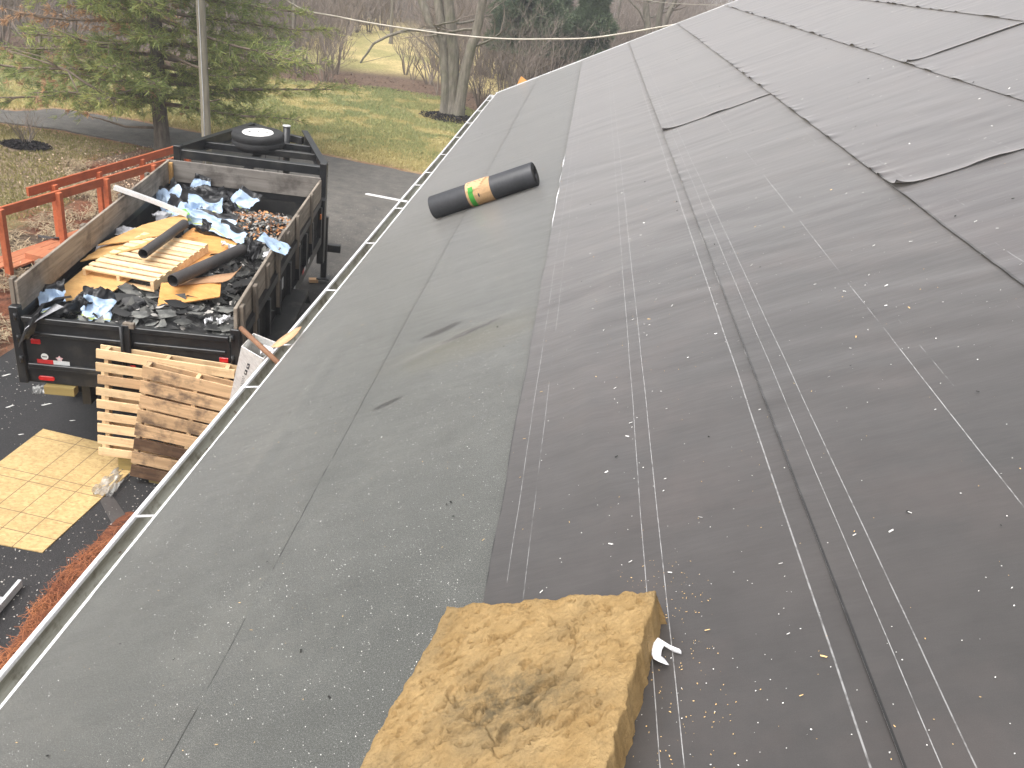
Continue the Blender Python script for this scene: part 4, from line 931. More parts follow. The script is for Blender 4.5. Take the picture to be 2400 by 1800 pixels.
slab('plywood_sheet', [(-.33, 2.682, 1.55), (-.293, 3.091, 1.55), (.058, 3.284, 1.55), (.38, 2.745, 1.57), (.336, 2.245, 1.575), (.20, 1.5, 1.56), (-.35, 1.4, 1.54)], .012, M['ply_orange'], 'orange plywood sheet under the light pallet in the trailer', 'plywood', warp=.2, rough_edge=.006)
slab('plywood_sheet', [(-.987, 1.886, 1.62), (-.757, 2.661, 1.68), (-.429, 3.272, 1.66), (-.309, 2.972, 1.68), (-.351, 2.392, 1.70), (-.723, 2.04, 1.66)], .012, M['ply'], 'ragged tan plywood sheet slanting up toward the bags, upper of two', 'plywood', warp=.3, rough_edge=.008)
slab('plywood_sheet', [(-1.0, 1.432, 1.60), (-.985, 1.95, 1.595), (-.60, 2.45, 1.63), (-.47, 2.185, 1.67), (-.49, 1.868, 1.67), (-.738, 1.60, 1.65)], .012, M['ply'], 'pointed tan plywood sheet with split end, lower of two beside the left side board', 'plywood', warp=.3, rough_edge=.01)
slab('plywood_sheet', [(-.032, 1.065, 1.60), (.059, .638, 1.52), (.60, .966, 1.56), (.553, 1.205, 1.62), (.30, 1.15, 1.62)], .014, M['ply_orange'], 'orange plywood offcut under the thick black roll', 'plywood', warp=.2)
# curled cardboard
mb = MB(); vs = []; nn = 14
for i in range(nn + 1):
    f = i / nn; p0 = Vector((.10, .99, 1.615)).lerp(Vector((.50, 1.20, 1.625)), min(1, f * 1.25)); p1 = Vector((.20, 1.22, 1.61)).lerp(Vector((.58, 1.42, 1.66)), min(1, f * 1.25))
    if f > .7: k = (f - .7) / .3; d_ = Vector((.20, -.09, .03)); p0 = p0 + d_ * math.sin(k * 1.5); p1 = p1 + d_ * math.sin(k * 1.5) * .8; p0.z += .05 * (1 - math.cos(k * 2.6)); p1.z += .06 * (1 - math.cos(k * 2.4))
    vs += [Tl(p0), Tl(p0.lerp(p1, .5)), Tl(p1)]
mb.add(vs, [(3 * i + j, 3 * i + 3 + j, 3 * i + 4 + j, 3 * i + 1 + j) for i in range(nn) for j in (0, 1)], True)
o = mb.build('cardboard_sheet', M['card']); sm = o.modifiers.new('s', 'SOLIDIFY'); sm.thickness = .004
tag(o, 'brown cardboard sheet curling up at its end beside the orange offcut', 'cardboard')

def pallet(name, loc, rotm, W, D, nslat, m_slat, m_str, label, group=None, dark=(), old=None, seed=0, bottom=5, sw=.085, stx=.02):
    """top boards along x, stringers along y; W along x, D along y; z up = thickness"""
    r = random.Random(seed); e = empty(name, loc, (0, 0, 0), label, 'pallet', group); e.rotation_mode = 'QUATERNION'; e.rotation_quaternion = rotm.to_quaternion()
    for i in range(nslat):
        y = sw / 2 + (D - sw) * i / (nslat - 1); w_ = sw * r.uniform(.9, 1.1)
        mm = old if (old and i in dark) else m_slat
        MB().box((0, 0, 0), (W + r.uniform(-.012, .006), w_, .017), (r.uniform(-.01, .01), 0, r.uniform(-.006, .006))).build('deck_board', mm, e, bevel=.002).location = (W / 2 + r.uniform(-.006, .006), y, .125)
    for x in (stx, W / 2, W - stx):
        MB().box((0, 0, 0), (.038, D, .09)).build('stringer', m_str, e, bevel=.002).location = (x, D / 2, .0705)
    for i in range(bottom):
        y = .045 + (D - .09) * i / (bottom - 1)
        MB().box((0, 0, 0), (W, .09, .016)).build('bottom_board', m_slat, e, bevel=.002).location = (W / 2, y, .0165)
    return e
rz_ = Matrix.Rotation(TR8 - math.radians(11), 3, 'Z')
pallet('wooden_pallet', Tl((-.88, 1.18, 1.495)), Matrix.Rotation(math.radians(2), 3, rz_ @ Vector((1, 0, 0))) @ rz_, .80, 1.24, 10, M['fresh_pallet'], M['fresh_pallet'], 'pale new pallet lying on top of the trailer load', seed=3, sw=.088)
# leaning pallets at the tailgate: frames built from measured foot and top
def leaning(foot, top_, width_dir, W, name, label, m1, m2, old, dark, seed, nslat, sw, group=None):
    f_ = Vector(foot); yv = (Vector(top_) - f_); D = yv.length; yv.normalize(); xv = (Vector(width_dir) - yv * Vector(width_dir).dot(yv)).normalized(); zv = xv.cross(yv)
    rm = Matrix((xv, yv, zv)).transposed()
    return pallet(name, f_ - zv * .13, rm, W, D, nslat, m1, m2, label, group, dark, old, seed, bottom=5, sw=sw, stx=.085 if nslat == 9 else .03)
c8, s8 = math.cos(TR8), math.sin(TR8); ux = Vector((c8, s8, 0))
def F2(x, y, z): return Tl((x, y, z))
leaning(F2(-.315, -.20, .22), F2(-.245, -.175, 1.385), ux, 1.28, 'leaning_pallet', 'pale slatted pallet leaning on the tailgate behind the stained one', M['pallet'], M['pallet_z'], M['pallet_old'], (6,), 5, 9, .088)
leaning(F2(.035, -.37, .12), F2(.235, -.335, 1.345), ux, .98, 'leaning_pallet', 'water stained pallet with wide dark boards leaning in front of the pale one', M['pallet_old'], M['pallet_z'], M['pallet_dark'], (0, 2), 6, 8, .126)

for i_, (x_, h_) in enumerate(((.0, .19), (.55, .19))):
    o = MB().box((0, 0, 0), (.30, .10, h_)).build('timber_block', M['block'], label='short timber block hidden under the foot of the pale pallet, ' + ('left' if i_ == 0 else 'right') + ' one', cat='timber'); o.location = F2(x_ + .0, -.10, h_ / 2 + .012); o.rotation_euler.z = TR8
MB().box((0, 0, 0), (.5, .09, .09)).build('timber_offcut', M['block'], label='short timber offcut under the foot of the stained pallet', cat='timber').location = F2(.45, -.30, .055)
# rolls on the load
roll('felt_roll', Tl((-.34, 1.462, 1.755)), Tl((-.241, 2.62, 1.755)), .055, M['felt_roll_brown'], 'thin dark roll end lying along the pallet in the trailer', inner=.86, layers=2)
roll('felt_roll', Tl((.150, .880, 1.72)), Tl((.560, 2.10, 1.70)), .066, M['felt_roll_brown'], 'thick dark roll lying over the orange offcut in the trailer', inner=.90, layers=2)
# length of old gutter
mb = MB(); pa, pb = Vector((-1.178, 2.973, 1.99)), Vector((-.36, 3.12, 1.70)); k = 6; pf_ = [(-.035, .03), (-.035, -.02), (.03, -.02), (.03, .03), (.026, .03), (.026, -.016), (-.031, -.016), (-.031, .03)]
d_ = (pb - pa).normalized(); xx = d_.cross(Vector((0, 0, 1))).normalized(); zz = xx.cross(d_); vs = []
for i in range(k + 1):
    c_ = pa.lerp(pb, i / k) + Vector((0, 0, .012 * math.sin(i / k * math.pi))); vs += [Tl(c_ + xx * x + zz * z) for x, z in pf_]
n = len(pf_); mb.add(vs, [(i * n + j, i * n + (j + 1) % n, (i + 1) * n + (j + 1) % n, (i + 1) * n + j) for i in range(k) for j in range(n)] + [tuple(range(n)), tuple(k * n + j for j in reversed(range(n)))])
mb.build('old_gutter_piece', M['white_trim'], label='white length of old gutter sticking out over the left side board', cat='gutter')

# crumpled film
def crumple(name, c, sx, sy, rz, m, label, cat='plastic', amp=.08, seed=0, tilt=(0, 0), curl=0.0, flip=False, group=None, n=26, drape=None, wild=1.0):
    u, v = np.meshgrid(np.linspace(-1, 1, n), np.linspace(-1, 1, n), indexing='ij')
    sd_ = seed * 7.3; r = np.random.default_rng(seed)
    edge = 1 + .22 * (fbm(np.arctan2(u, v) * 1.2 + sd_, u * 0, 3, 3) - .5) * np.maximum(abs(u), abs(v))
    x = u * sx * edge; y = v * sy * edge
    rid = 1 - 2 * np.abs(fbm(u * .8 * wild + sd_, v * 1.0 * wild + sd_, 11, 3) - .5) * 2
    z = amp * (rid - .6) * 1.35 + amp * .7 * (fbm(u * 1.6 + sd_, v * 1.6, 17, 2) - .5) + amp * .10 * (fbm(u * 6 + sd_, v * 6, 19, 2) - .5)
    x = x + amp * .7 * (fbm(u * 1.7, v * 1.7 + sd_, 23, 3) - .5) * 2; y = y + amp * .7 * (fbm(u * 1.7 + sd_ + 5, v * 1.7, 29, 3) - .5) * 2
    if curl: k = curl * np.clip(u, 0, 1) ** 2; z = z + k * sx; x = x - k * sx * .5
    P = np.stack([x, y, z], -1).reshape(-1, 3)
    rm = np.array((Euler((tilt[0], tilt[1], 0)).to_matrix())); P = P @ rm.T
    ca, sa = math.cos(rz), math.sin(rz); P = P @ np.array([[ca, sa, 0], [-sa, ca, 0], [0, 0, 1]])
    F_ = grid_faces(n, n); 
    if flip: F_ = F_[:, ::-1]
    o = np_mesh(name, P, F_, m, smooth=True, uv=np.stack([(u.ravel() + 1) / 2, (v.ravel() + 1) / 2], 1)); o.location = c
    return tag(o, label, cat, group)
B_T = math.radians
bags = [((-.90, 4.22, 1.56), .17, .34, .55, .10, (.45, -.35), 0, 'crumpled pale blue wrapper arching next to the left side board, front of the load'),
        ((-.64, 4.74, 1.62), .13, .16, .15, .03, (B_T(62), .15), 0, 'pale blue wrapper corner standing up before the front board'),
        ((.04, 4.50, 1.56), .20, .17, -.25, .05, (.85, .35), .25, 'pale blue wrapper flap folded over at the right of the black plastic'),
        ((-.34, 3.96, 1.60), .24, .20, .3, .09, (.5, .2), .3, 'pale blue wrapper loop in the middle of the plastic pile'),
        ((-.46, 3.44, 1.66), .16, .26, 1.0, .11, (.45, -.3), .2, 'knotted blue and black wrapper with lime print at the end of the old gutter'),
        ((-.06, 3.24, 1.62), .34, .13, -.2, .06, (.55, .1), .2, 'flattened blue wrapper edge lying in front of the splinter pile'),
        ((.30, 2.80, 1.64), .28, .11, -.35, .06, (.5, .2), .3, 'narrow twisted blue wrapper between the thick roll and the splinters'),
        ((-.42, .34, 1.60), .15, .18, .1, .07, (B_T(45), 0), 0, 'pale blue wrapper bulging above the left tailgate door'),
        ((-.86, .42, 1.58), .12, .20, .4, .07, (.5, -.2), 0, 'blue and black wrapper in the rear left corner of the trailer')]
for i, (c_, sx, sy2, rz2, amp, tl, cu, lb) in enumerate(bags):
    crumple('plastic_wrapper', Tl(c_), sx, sy2, rz2, M['film'], lb, 'plastic wrapper', amp, seed=i + 1, tilt=tl, curl=cu, group='blue plastic wrappers in the trailer')
crumple('plastic_wrapper', Tl((1.00, 1.80, 1.92)), .17, .20, .1, M['film_blue'], 'pale blue wrapper hanging over the right side board', 'plastic wrapper', .030, seed=23, tilt=(-.15, .40), group='blue plastic wrappers in the trailer', n=20)
for i, (c_, sx, sy2, rz2, lb) in enumerate([((-.42, 4.55, 1.55), .26, .22, .4, 'black plastic heaped under the standing blue corner'), ((-.12, 4.25, 1.52), .20, .22, 1.2, 'black plastic right of the wrapper loop'), ((-.72, 4.35, 1.55), .16, .26, .2, 'thin black plastic loop above the arching wrapper'),
        ((.02, 2.95, 1.60), .22, .10, -.2, 'black plastic strip in front of the flattened wrapper'), ((.66, 2.2, 1.66), .07, .22, .2, 'black plastic twist running to the wrapper on the side board'), ((-.33, 3.6, 1.58), .12, .12, 0, 'black plastic bunched behind the knotted wrapper'), ((-.62, .28, 1.60), .10, .28, -.5, 'black plastic lying along the tailgate top'), ((.05, .45, 1.50), .24, .16, .2, 'black plastic under the orange offcut at the tailgate')]):
    crumple('black_plastic', Tl(c_), sx, sy2, rz2, M['black_film'], lb, 'plastic sheet', .09, seed=40 + i, tilt=(.2, .1), group='black plastic in the trailer', wild=1.6)
# wrapper tongue hanging over the tailgate
mb = MB(); vs = []; path = [(-.72, .34, 1.62), (-.76, .18, 1.66), (-.80, .04, 1.66), (-.83, -.09, 1.60), (-.86, -.12, 1.50), (-.89, -.13, 1.42), (-.92, -.12, 1.36)]
for i, p in enumerate(path):
    wd = .10 - .035 * i / 6
    for k in range(6):
        f = (k / 5 - .5) * 2; vs.append(Tl((p[0] + f * wd * .8, p[1] + .05 * math.sin(f * 3 + i), p[2] + .025 * math.sin(f * 5 + i * 1.3) + f * wd * .55)))
mb.add(vs, [(6 * i + j, 6 * i + j + 1, 6 * i + j + 7, 6 * i + j + 6) for i in range(len(path) - 1) for j in range(5)], True)
mb.build('black_plastic', M['black_film'], label='black plastic tongue hanging over the left end of the tailgate', cat='plastic sheet', group='black plastic in the trailer')
mb = MB(); vs = [Tl(p) for p in ((-.70, .12, 1.675), (-.62, .10, 1.66), (-.80, -.10, 1.585), (-.76, -.105, 1.60), (-.90, -.125, 1.46), (-.885, -.135, 1.50))]
mb.add(vs, [(0, 1, 3, 2), (2, 3, 5, 4)], True); o = mb.build('plastic_wrapper', M['white_film'], label='pale blue strip of wrapper on top of the hanging black tongue', cat='plastic wrapper', group='blue plastic wrappers in the trailer'); o.modifiers.new('s', 'SOLIDIFY').thickness = .003
for i, (c_, sx, sy2, m_n, lb) in enumerate([((-.92, 2.62, 1.56), .13, .10, 'white_film', 'white plastic bag between left side board and upper plywood sheet'), ((-.95, 1.98, 1.57), .10, .09, 'white_film', 'white torn bag beside the pointed plywood sheet'), ((-.80, 3.55, 1.52), .16, .08, 'white_film', 'white plastic lying below the old gutter piece'),
        ((.38, 2.40, 1.62), .10, .12, 'paper_white', 'white torn paper at the far end of the thick roll'), ((-.06, 3.50, 1.62), .20, .12, 'white_film', 'grey white plastic behind the flattened wrapper'), ((.64, .38, 1.555), .045, .05, 'paper_white', 'white paper scrap on the black felt, left of its twin'), ((.77, .41, 1.555), .055, .03, 'paper_white', 'white paper scrap shaped like a leaf near the right tailgate corner'), ((.86, 2.13, 1.66), .09, .06, 'white_film', 'white film under the black twist near the right side board')]):
    crumple('white_plastic', Tl(c_), sx, sy2, i * .7, M[m_n], lb, 'plastic scrap', .05, seed=60 + i, tilt=(.25, .1), n=18)
slab('lime_label', [(-.50, 3.30, 1.70), (-.44, 3.34, 1.71), (-.33, 3.15, 1.71), (-.38, 3.11, 1.70)], .003, M['lime'], 'lime green printed label at the end of the old gutter piece', 'label')
# larger scraps, each its own thing
sc = [(.10, 3.35, .18, .3), (.30, 3.30, .14, .9), (.62, 3.75, .16, .2), (.02, 3.75, .15, .7), (.45, 2.95, .16, .5), (.80, 2.55, .20, .2), (-.97, 1.50, .16, .9), (-.93, 1.12, .12, .3), (-.33, 1.00, .17, -.4), (-.18, .60, .15, .3), (-.06, .82, .13, .8), (.50, .50, .12, .1), (.28, .60, .14, .7), (.27, .30, .15, -.3), (.70, .82, .17, .5), (.68, 1.62, .15, .4), (.82, 1.70, .13, -.5), (.72, 1.20, .16, .2), (.86, 1.02, .12, 1.), (.22, 3.70, .14, .4), (.74, 3.10, .17, .6), (-.34, .75, .18, .9), (.84, 2.0, .13, .3), (.62, 2.55, .18, .1), (.85, 2.75, .14, .9), (.05, .18, .12, .2), (.45, .20, .12, 1.2), (-.15, .25, .12, .6), (.85, .35, .12, .4), (.45, 3.45, .13, .8), (-.90, 1.28, .10, 1.4), (.90, 1.45, .10, .2)]
for i, (x, y, L_, a0) in enumerate(sc):
    z = float(heap_h(np.array(x), np.array(y))) + random.uniform(.05, .10); k = random.choice((4, 5, 6)); pts = []
    tx, ty = random.uniform(-.3, .3), random.uniform(-.3, .3)
    for j in range(k):
        a = a0 + 2 * math.pi * j / k + random.uniform(-.25, .25); rr = L_ * random.uniform(.6, 1.05); dx, dy = rr * math.cos(a), rr * .7 * math.sin(a); pts.append((x + dx, y + dy, z + dx * tx + dy * ty))
    zone = 'just inside the tailgate' if y < .65 else 'among the splinters near the front board' if y > 2.9 else 'along the right side board' if x > .6 else 'along the left side board' if x < -.6 else 'in the middle of the load'
    slab('roofing_scrap', pts, .005, M['shingle_old'] if i % 3 else M['felt_scrap'], ('torn dark grey shingle piece lying ' if i % 3 else 'torn black felt piece lying ') + zone, 'roofing scrap', 'torn roofing scraps in the trailer', rough_edge=.006)
# ---------------------------------------------------------------- things on the ground
def gslab(name, pts, th, m, label, cat, z=.012, **k):
    return slab(name, [(x, y, z + th) for x, y in pts], th, m, label, cat, loc=False, **k)
osm, t, b = new_mat('osb'); v = objvec(t)
vo = node(t, 'ShaderNodeTexVoronoi', {'Scale': 26., 'Vector': objvec(t, (1, 2.4, 1))}); n1 = noise(t, 3, 4, v); n2 = noise(t, 22, 5, v, .7)
c_ = mixc(t, vo.outputs['Color'], (.44, .30, .125), (.60, .44, .21)); c_ = mixc(t, mth(t, 'MULTIPLY', ramp(t, n2, [(.50, 0.), (.68, 1.)]), .7), c_, (.34, .20, .08)); c_ = mixc(t, 1.0, c_, ramp(t, n1, [(.3, .9), (.7, 1.1)]), 'MULTIPLY')
spx = node(t, 'ShaderNodeSeparateXYZ', {0: v})
ca, sa = math.cos(B_T(-4.5)), math.sin(B_T(-4.5))
X_ = mth(t, 'ADD', mth(t, 'MULTIPLY', spx.outputs[0], ca), mth(t, 'MULTIPLY', spx.outputs[1], sa)); Y_ = mth(t, 'SUBTRACT', mth(t, 'MULTIPLY', spx.outputs[1], ca), mth(t, 'MULTIPLY', spx.outputs[0], sa))
for ax, vals in ((X_, (-.16, .09, .335)), (Y_, (-.66, -.42, .02, .14, .74))):
    for q in vals:
        l = mth(t, 'LESS_THAN', mth(t, 'ABSOLUTE', mth(t, 'SUBTRACT', ax, q)), .005); c_ = mixc(t, mth(t, 'MULTIPLY', l, .85), c_, (.16, .10, .05))
t.links.new(c_, b.inputs['Base Color']); b.inputs['Roughness'].default_value = .7
gslab('osb_sheet', [(-2.47, 5.47), (-3.66, 5.50), (-3.57, 7.29), (-2.34, 7.16)], .012, osm, 'tan strand board with chalked grid lines lying flat on the asphalt', 'board', z=.013)
gslab('felt_strip_scrap', [(-2.42, 6.31), (-2.36, 6.42), (-1.98, 6.06), (-1.98, 5.84)], .004, M['felt_roll_brown'], 'dark grey felt scrap lying on the asphalt beside the strand board', 'roofing scrap')
crumple('clear_plastic', Vector((-2.42, 6.66, .05)), .10, .32, .05, M['clear'], 'crumpled clear plastic along the right edge of the strand board', 'plastic sheet', .05, seed=81, n=30, wild=2)
crumple('clear_plastic', Vector((-4.02, 8.05, .03)), .12, .08, .6, M['clear'], 'greyish plastic scrap on the asphalt by the trailer wood block', 'plastic sheet', .06, seed=82, n=20, wild=2)
for i, (x, y, L_, a) in enumerate([(-4.60, 8.25, .05, .9), (-4.46, 8.27, .022, .3), (-4.15, 7.62, .045, .9), (-3.83, 7.78, .055, .7), (-3.72, 7.14, .028, .5), (-4.60, 8.70, .03, 0), (-4.42, 8.85, .025, 1), (-3.4, 7.55, .03, .4)]):
    gslab('paper_scrap', [(x - L_ * math.cos(a), y - L_ * math.sin(a)), (x - L_ * .8 * math.cos(a) + .014, y - L_ * math.sin(a)), (x + L_ * math.cos(a), y + L_ * math.sin(a)), (x + L_ * .6 * math.cos(a) - .010, y + L_ * .8 * math.sin(a))], .004, M['chip_white'], 'small white scrap on the asphalt left of the strand board', 'paper scrap', group='white scraps on the asphalt')
MB().box((0, 0, .045), (.14, .11, .05), (0, 0, .4)).build('broken_block', M['card_light'], label='tan block lying on the asphalt between trailer and gutter', cat='block').location = (-2.31 + .05, 12.57, 0.01)
# ladder lying by the mulch
ld = empty('ladder', (-2.39, 5.04, .06), (0, 0, B_T(3)), 'aluminium ladder end lying on the asphalt by the mulch bed', 'ladder')
MB().bar((0, .0, 0), (.0, -2.8, .0), .028, .07).build('ladder_rail', M['alu'], ld); MB().bar((-.40, .0, 0), (-.40, -2.8, .0), .028, .07).build('ladder_rail', M['alu'], ld)
for i in range(9): MB().tube([(0, -.2 - .3 * i, 0), (-.40, -.2 - .3 * i, 0)], .016, 8).build('rung', M['alu'], ld)
# asphalt crumbs
N = 9000; x = rng.uniform(-4.9, -.9, N); y = 3 + 15 * rng.random(N) ** 1.4; keep = fbm(x * 1.2, y * 1.2, 6) > .42; cen = np.stack([x, y, np.full(N, .016)], 1)[keep]
v_, f_ = bits(cen, .003, .009, 1.4, tilt=.3, seed=21); tag(np_mesh('asphalt_crumbs', v_, f_, M['chip_grey']), 'pale crumbs and grit scattered on the asphalt', 'debris', kind='stuff')

# long white carton leaning on the gutter, cardboard core laid across it
ct = empty('long_carton', (0, 0, 0), (0, 0, 0), 'tall white open carton leaning against the gutter', 'carton')
top4 = [Vector((-.318, 4.60, 2.80)), Vector((-.320, 4.81, 2.80)), Vector((-.130, 4.73, 2.80)), Vector((-.142, 4.50, 2.79))]
sh = Vector((-1.10, 1.81, -2.77)); bot4 = [p + sh for p in top4]
def face(a, b_, c_, d_, name, m, inn, th=.004):
    n_ = (b_ - a).cross(c_ - a).normalized(); mb = MB(); mb.prism([a, b_, c_, d_], n_ * -th); return mb.build(name, m, ct)
for i in range(4):
    a, b_ = top4[i], top4[(i + 1) % 4]; a2, b2_ = bot4[i], bot4[(i + 1) % 4]
    face(a, b_, b2_, a2, 'carton_side', M['white_card'], None)
    ins = (top4[0] + top4[1] + top4[2] + top4[3]) / 4; k_ = .965
    ia, ib = ins + (a - ins) * k_, ins + (b_ - ins) * k_; mb = MB(); dn = sh.normalized() * .6
    mb.add([ia, ib, ib + dn, ia + dn], [(0, 1, 2, 3)]); mb.build('carton_lining', M['card_light'], ct)
mb = MB(); vs = []
for i in range(9):
    f = i / 8; base = Vector((-.085, 4.53, 2.865)).lerp(Vector((-.035, 4.86, 2.87)), f); wd = .046 * math.sin(math.pi * (.22 + .70 * f)) + .006
    side = Vector((.9, -.3, .15)).normalized(); vs += [base - side * wd * .7, base + side * wd + Vector((0, 0, .01))]
mb.add(vs, [(2 * i, 2 * i + 1, 2 * i + 3, 2 * i + 2) for i in range(8)], True); o = mb.build('carton_flap', M['card_light'], ct); o.modifiers.new('s', 'SOLIDIFY').thickness = .004
# printed marks on the near face of the carton: plain dark panels and rows of small ticks
A4, B4 = top4[3], top4[0]; fx = (A4 - B4).normalized(); fd = sh.normalized(); fn = fd.cross(fx).normalized()
if fn.y > 0: fn = -fn
def mark(u, v0, w_, h_, m_=M['inkprint']):
    c_ = B4 + fx * u + fd * v0 + fn * .0015; MB().add([c_, c_ + fx * w_, c_ + fx * w_ + fd * h_, c_ + fd * h_], [(0, 1, 2, 3)]).build('printed_mark', m_, ct)
for (u, v0, w_, h_) in ((.085, .16, .022, .075), (.078, .26, .022, .070)):
    mark(u, v0, w_, h_); 
    c_ = B4 + fx * (u + .005) + fd * (v0 + .022) + fn * .0028; MB().add([c_, c_ + fx * .011, c_ + fx * .011 + fd * .028, c_ + fd * .028], [(0, 1, 2, 3)]).build('printed_arrow', M['white_card'], ct)
for i in range(12): mark(.070 + .012 * (i % 2), .37 + .014 * i, .009, .008)
core = MB(); ca_, cb_ = Vector((-.37, 4.73, 2.86)), Vector((-.008, 4.40, 2.83))
core.tube([ca_, cb_], .0165, 20); core.build('cardboard_core', M['core'], label='brown cardboard tube lying across the carton and the gutter', cat='tube')
crumple('crumpled_paper', Vector((-.16, 4.60, 2.80)), .035, .05, .4, M['paper_white'], 'crumpled white paper inside the open carton', 'paper', .035, seed=91, n=16)
# white strip resting in the gutter
MB().bar((-.56, 8.72, 2.71), (-.05, 8.36, 2.80), .035, .012).build('white_trim_strip', M['white_trim'], label='white trim strip sticking out from the gutter over the asphalt', cat='trim')

# pine straw bed along the house
def strands(n, cx, cy, cz, L0, L1, rad, seed, curl=.5, up=.15):
    r = np.random.default_rng(seed); a = r.uniform(0, 2 * math.pi, n); L = r.uniform(L0, L1, n); el = r.normal(0, up, n)
    d = np.stack([np.cos(a) * np.cos(el), np.sin(a) * np.cos(el), np.sin(el)], 1); side = np.stack([-np.sin(a), np.cos(a), np.zeros(n)], 1)
    P0 = np.stack([cx, cy, cz], 1); b = r.normal(0, curl, n)[:, None] * L[:, None] * .25; up_ = np.array([0, 0, 1.])
    mid = P0 + side * b + up_ * (L * .08)[:, None]; A = P0 - d * L[:, None] / 2; B = P0 + d * L[:, None] / 2; A[:, 2] = np.maximum(A[:, 2], .01); B[:, 2] = np.maximum(B[:, 2], .01)
    w_ = side * rad; V = np.stack([A - w_ * .6, A + w_ * .6, mid - w_, mid + w_, B - w_ * .5, B + w_ * .5], 1).reshape(-1, 3)
    i = np.arange(n)[:, None] * 6; return V, np.concatenate([i + np.array([[0, 1, 3, 2]]), i + np.array([[2, 3, 5, 4]])])
def bed_h(x, y): return .03 + .10 * sst(-2.15, -1.2, x + .12 * (vnoise(y * 2.3, y * 0, 2) - .5)) + .05 * fbm(x * 4, y * 4, 8)
bx, by = np.meshgrid(np.linspace(-2.25, .44, 60), np.linspace(-3, 6.25, 150), indexing='ij'); bz = bed_h(bx, by) * sst(-2.22, -2.0, bx + .15 * (vnoise(by * 1.4, by * 0, 4) - .5)) * sst(6.2, 5.7, by + .3 * (bx + 1.2)) - .03 + .012
m_bed = pm('straw_bed', (.22, .075, .035), (.08, .03, .018), rough=.95, scale=12, bump=1, bscale=60)
np_mesh('mulch_bed', np.stack([bx, by, bz], -1).reshape(-1, 3), grid_faces(60, 150), m_bed, smooth=True, kind='structure')
N = 26000; x = rng.uniform(-2.15, .3, N); y = rng.uniform(2.5, 6.1, N); edge_ = -2.10 + .22 * (vnoise(y * 2.0, y * 0, 5) - .5) + np.maximum(0, y - 5.5) * .5
keep = (x > edge_) | (rng.random(N) < .06); x, y = x[keep], y[keep]; v_, f_ = strands(len(x), x, y, bed_h(x, y) * sst(-2.3, -2.0, x) + rng.uniform(0, .04, len(x)), .08, .20, .0022, 31)
tag(np_mesh('pine_straw', v_, f_, M['straw']), 'rust coloured pine straw mulch along the house wall below the gutter', 'mulch', kind='stuff')

# ---------------------------------------------------------------- ramp with rails
rm_ = empty('wooden_ramp', (0, 0, 0), label='low orange painted wooden ramp with double handrails left of the trailer', cat='ramp')
RO, DK = M['rail_orange'], M['deck_orange']
near_p = [(-6.47, 10.30, .62), (-6.09, 11.91, 1.0), (-5.84, 12.98, 1.0), (-5.66, 14.20, 1.03), (-5.50, 15.6, 1.06)]
nl = [Vector((-6.55, 9.9, 1.0)), Vector((-5.45, 15.7, 1.03))]
def lerp_y(a, b_, y): f = (y - a.y) / (b_.y - a.y); return a.lerp(b_, f)
nA_, nB_ = Vector((-6.40, 10.1, 1.0)), Vector((-5.52, 15.3, 1.0)); fA_, fB_ = Vector((-6.50, 11.90, 1.0)), Vector((-5.88, 15.75, 1.02))
MB().bar(nA_, nB_, .045, .135).build('handrail', RO, rm_, bevel=.004); MB().bar(fA_, fB_, .045, .135).build('handrail', RO, rm_, bevel=.004)
for y in (10.85, 11.95, 13.0, 14.2, 15.2):
    p = lerp_y(nA_, nB_, y); MB().box((p.x + .045, y, (p.z + .09) / 2), (.085, .085, p.z + .02)).build('rail_post', RO, rm_, bevel=.004)
for y in (12.40, 13.42, 14.55, 15.6):
    p = lerp_y(fA_, fB_, y); MB().box((p.x + .035, y, (p.z) / 2), (.085, .085, p.z + .02)).build('rail_post', RO, rm_, bevel=.004)
dv = (nB_ - nA_); dv.z = 0; dv.normalize(); sx_ = Vector((dv.y, -dv.x, 0))
for k in range(6):                                     # deck planks run along the ramp
    o0 = sx_ * (-.34 + .145 * k); y0_, y1_ = (10.75 + .1 * k, 13.0) if k < 3 else (11.4, 12.9)
    a = lerp_y(nA_, nB_, y0_) + o0 + Vector((.0, 0, 0)); b_ = lerp_y(nA_, nB_, y1_) + o0; a.z = b_.z = .13
    MB().bar(a, b_, .138, .035).build('deck_plank', DK, rm_, bevel=.003)
a = lerp_y(nA_, nB_, 11.45) + sx_ * .0; MB().box((a.x + .2, a.y, .16), (.65, .28, .16), (0, 0, -.17)).build('ramp_step', DK, rm_, bevel=.004)
MB().bar((-6.75, 10.8, .07), (-6.35, 13.0, .07), .04, .12).build('ramp_stringer', RO, rm_)
crumple('grey_strap', Vector((-6.30, 12.30, .19)), .34, .035, .25, M['felt_roll_brown'], 'grey fabric strip draped over the ramp deck', 'strap', .03, seed=95, n=16)

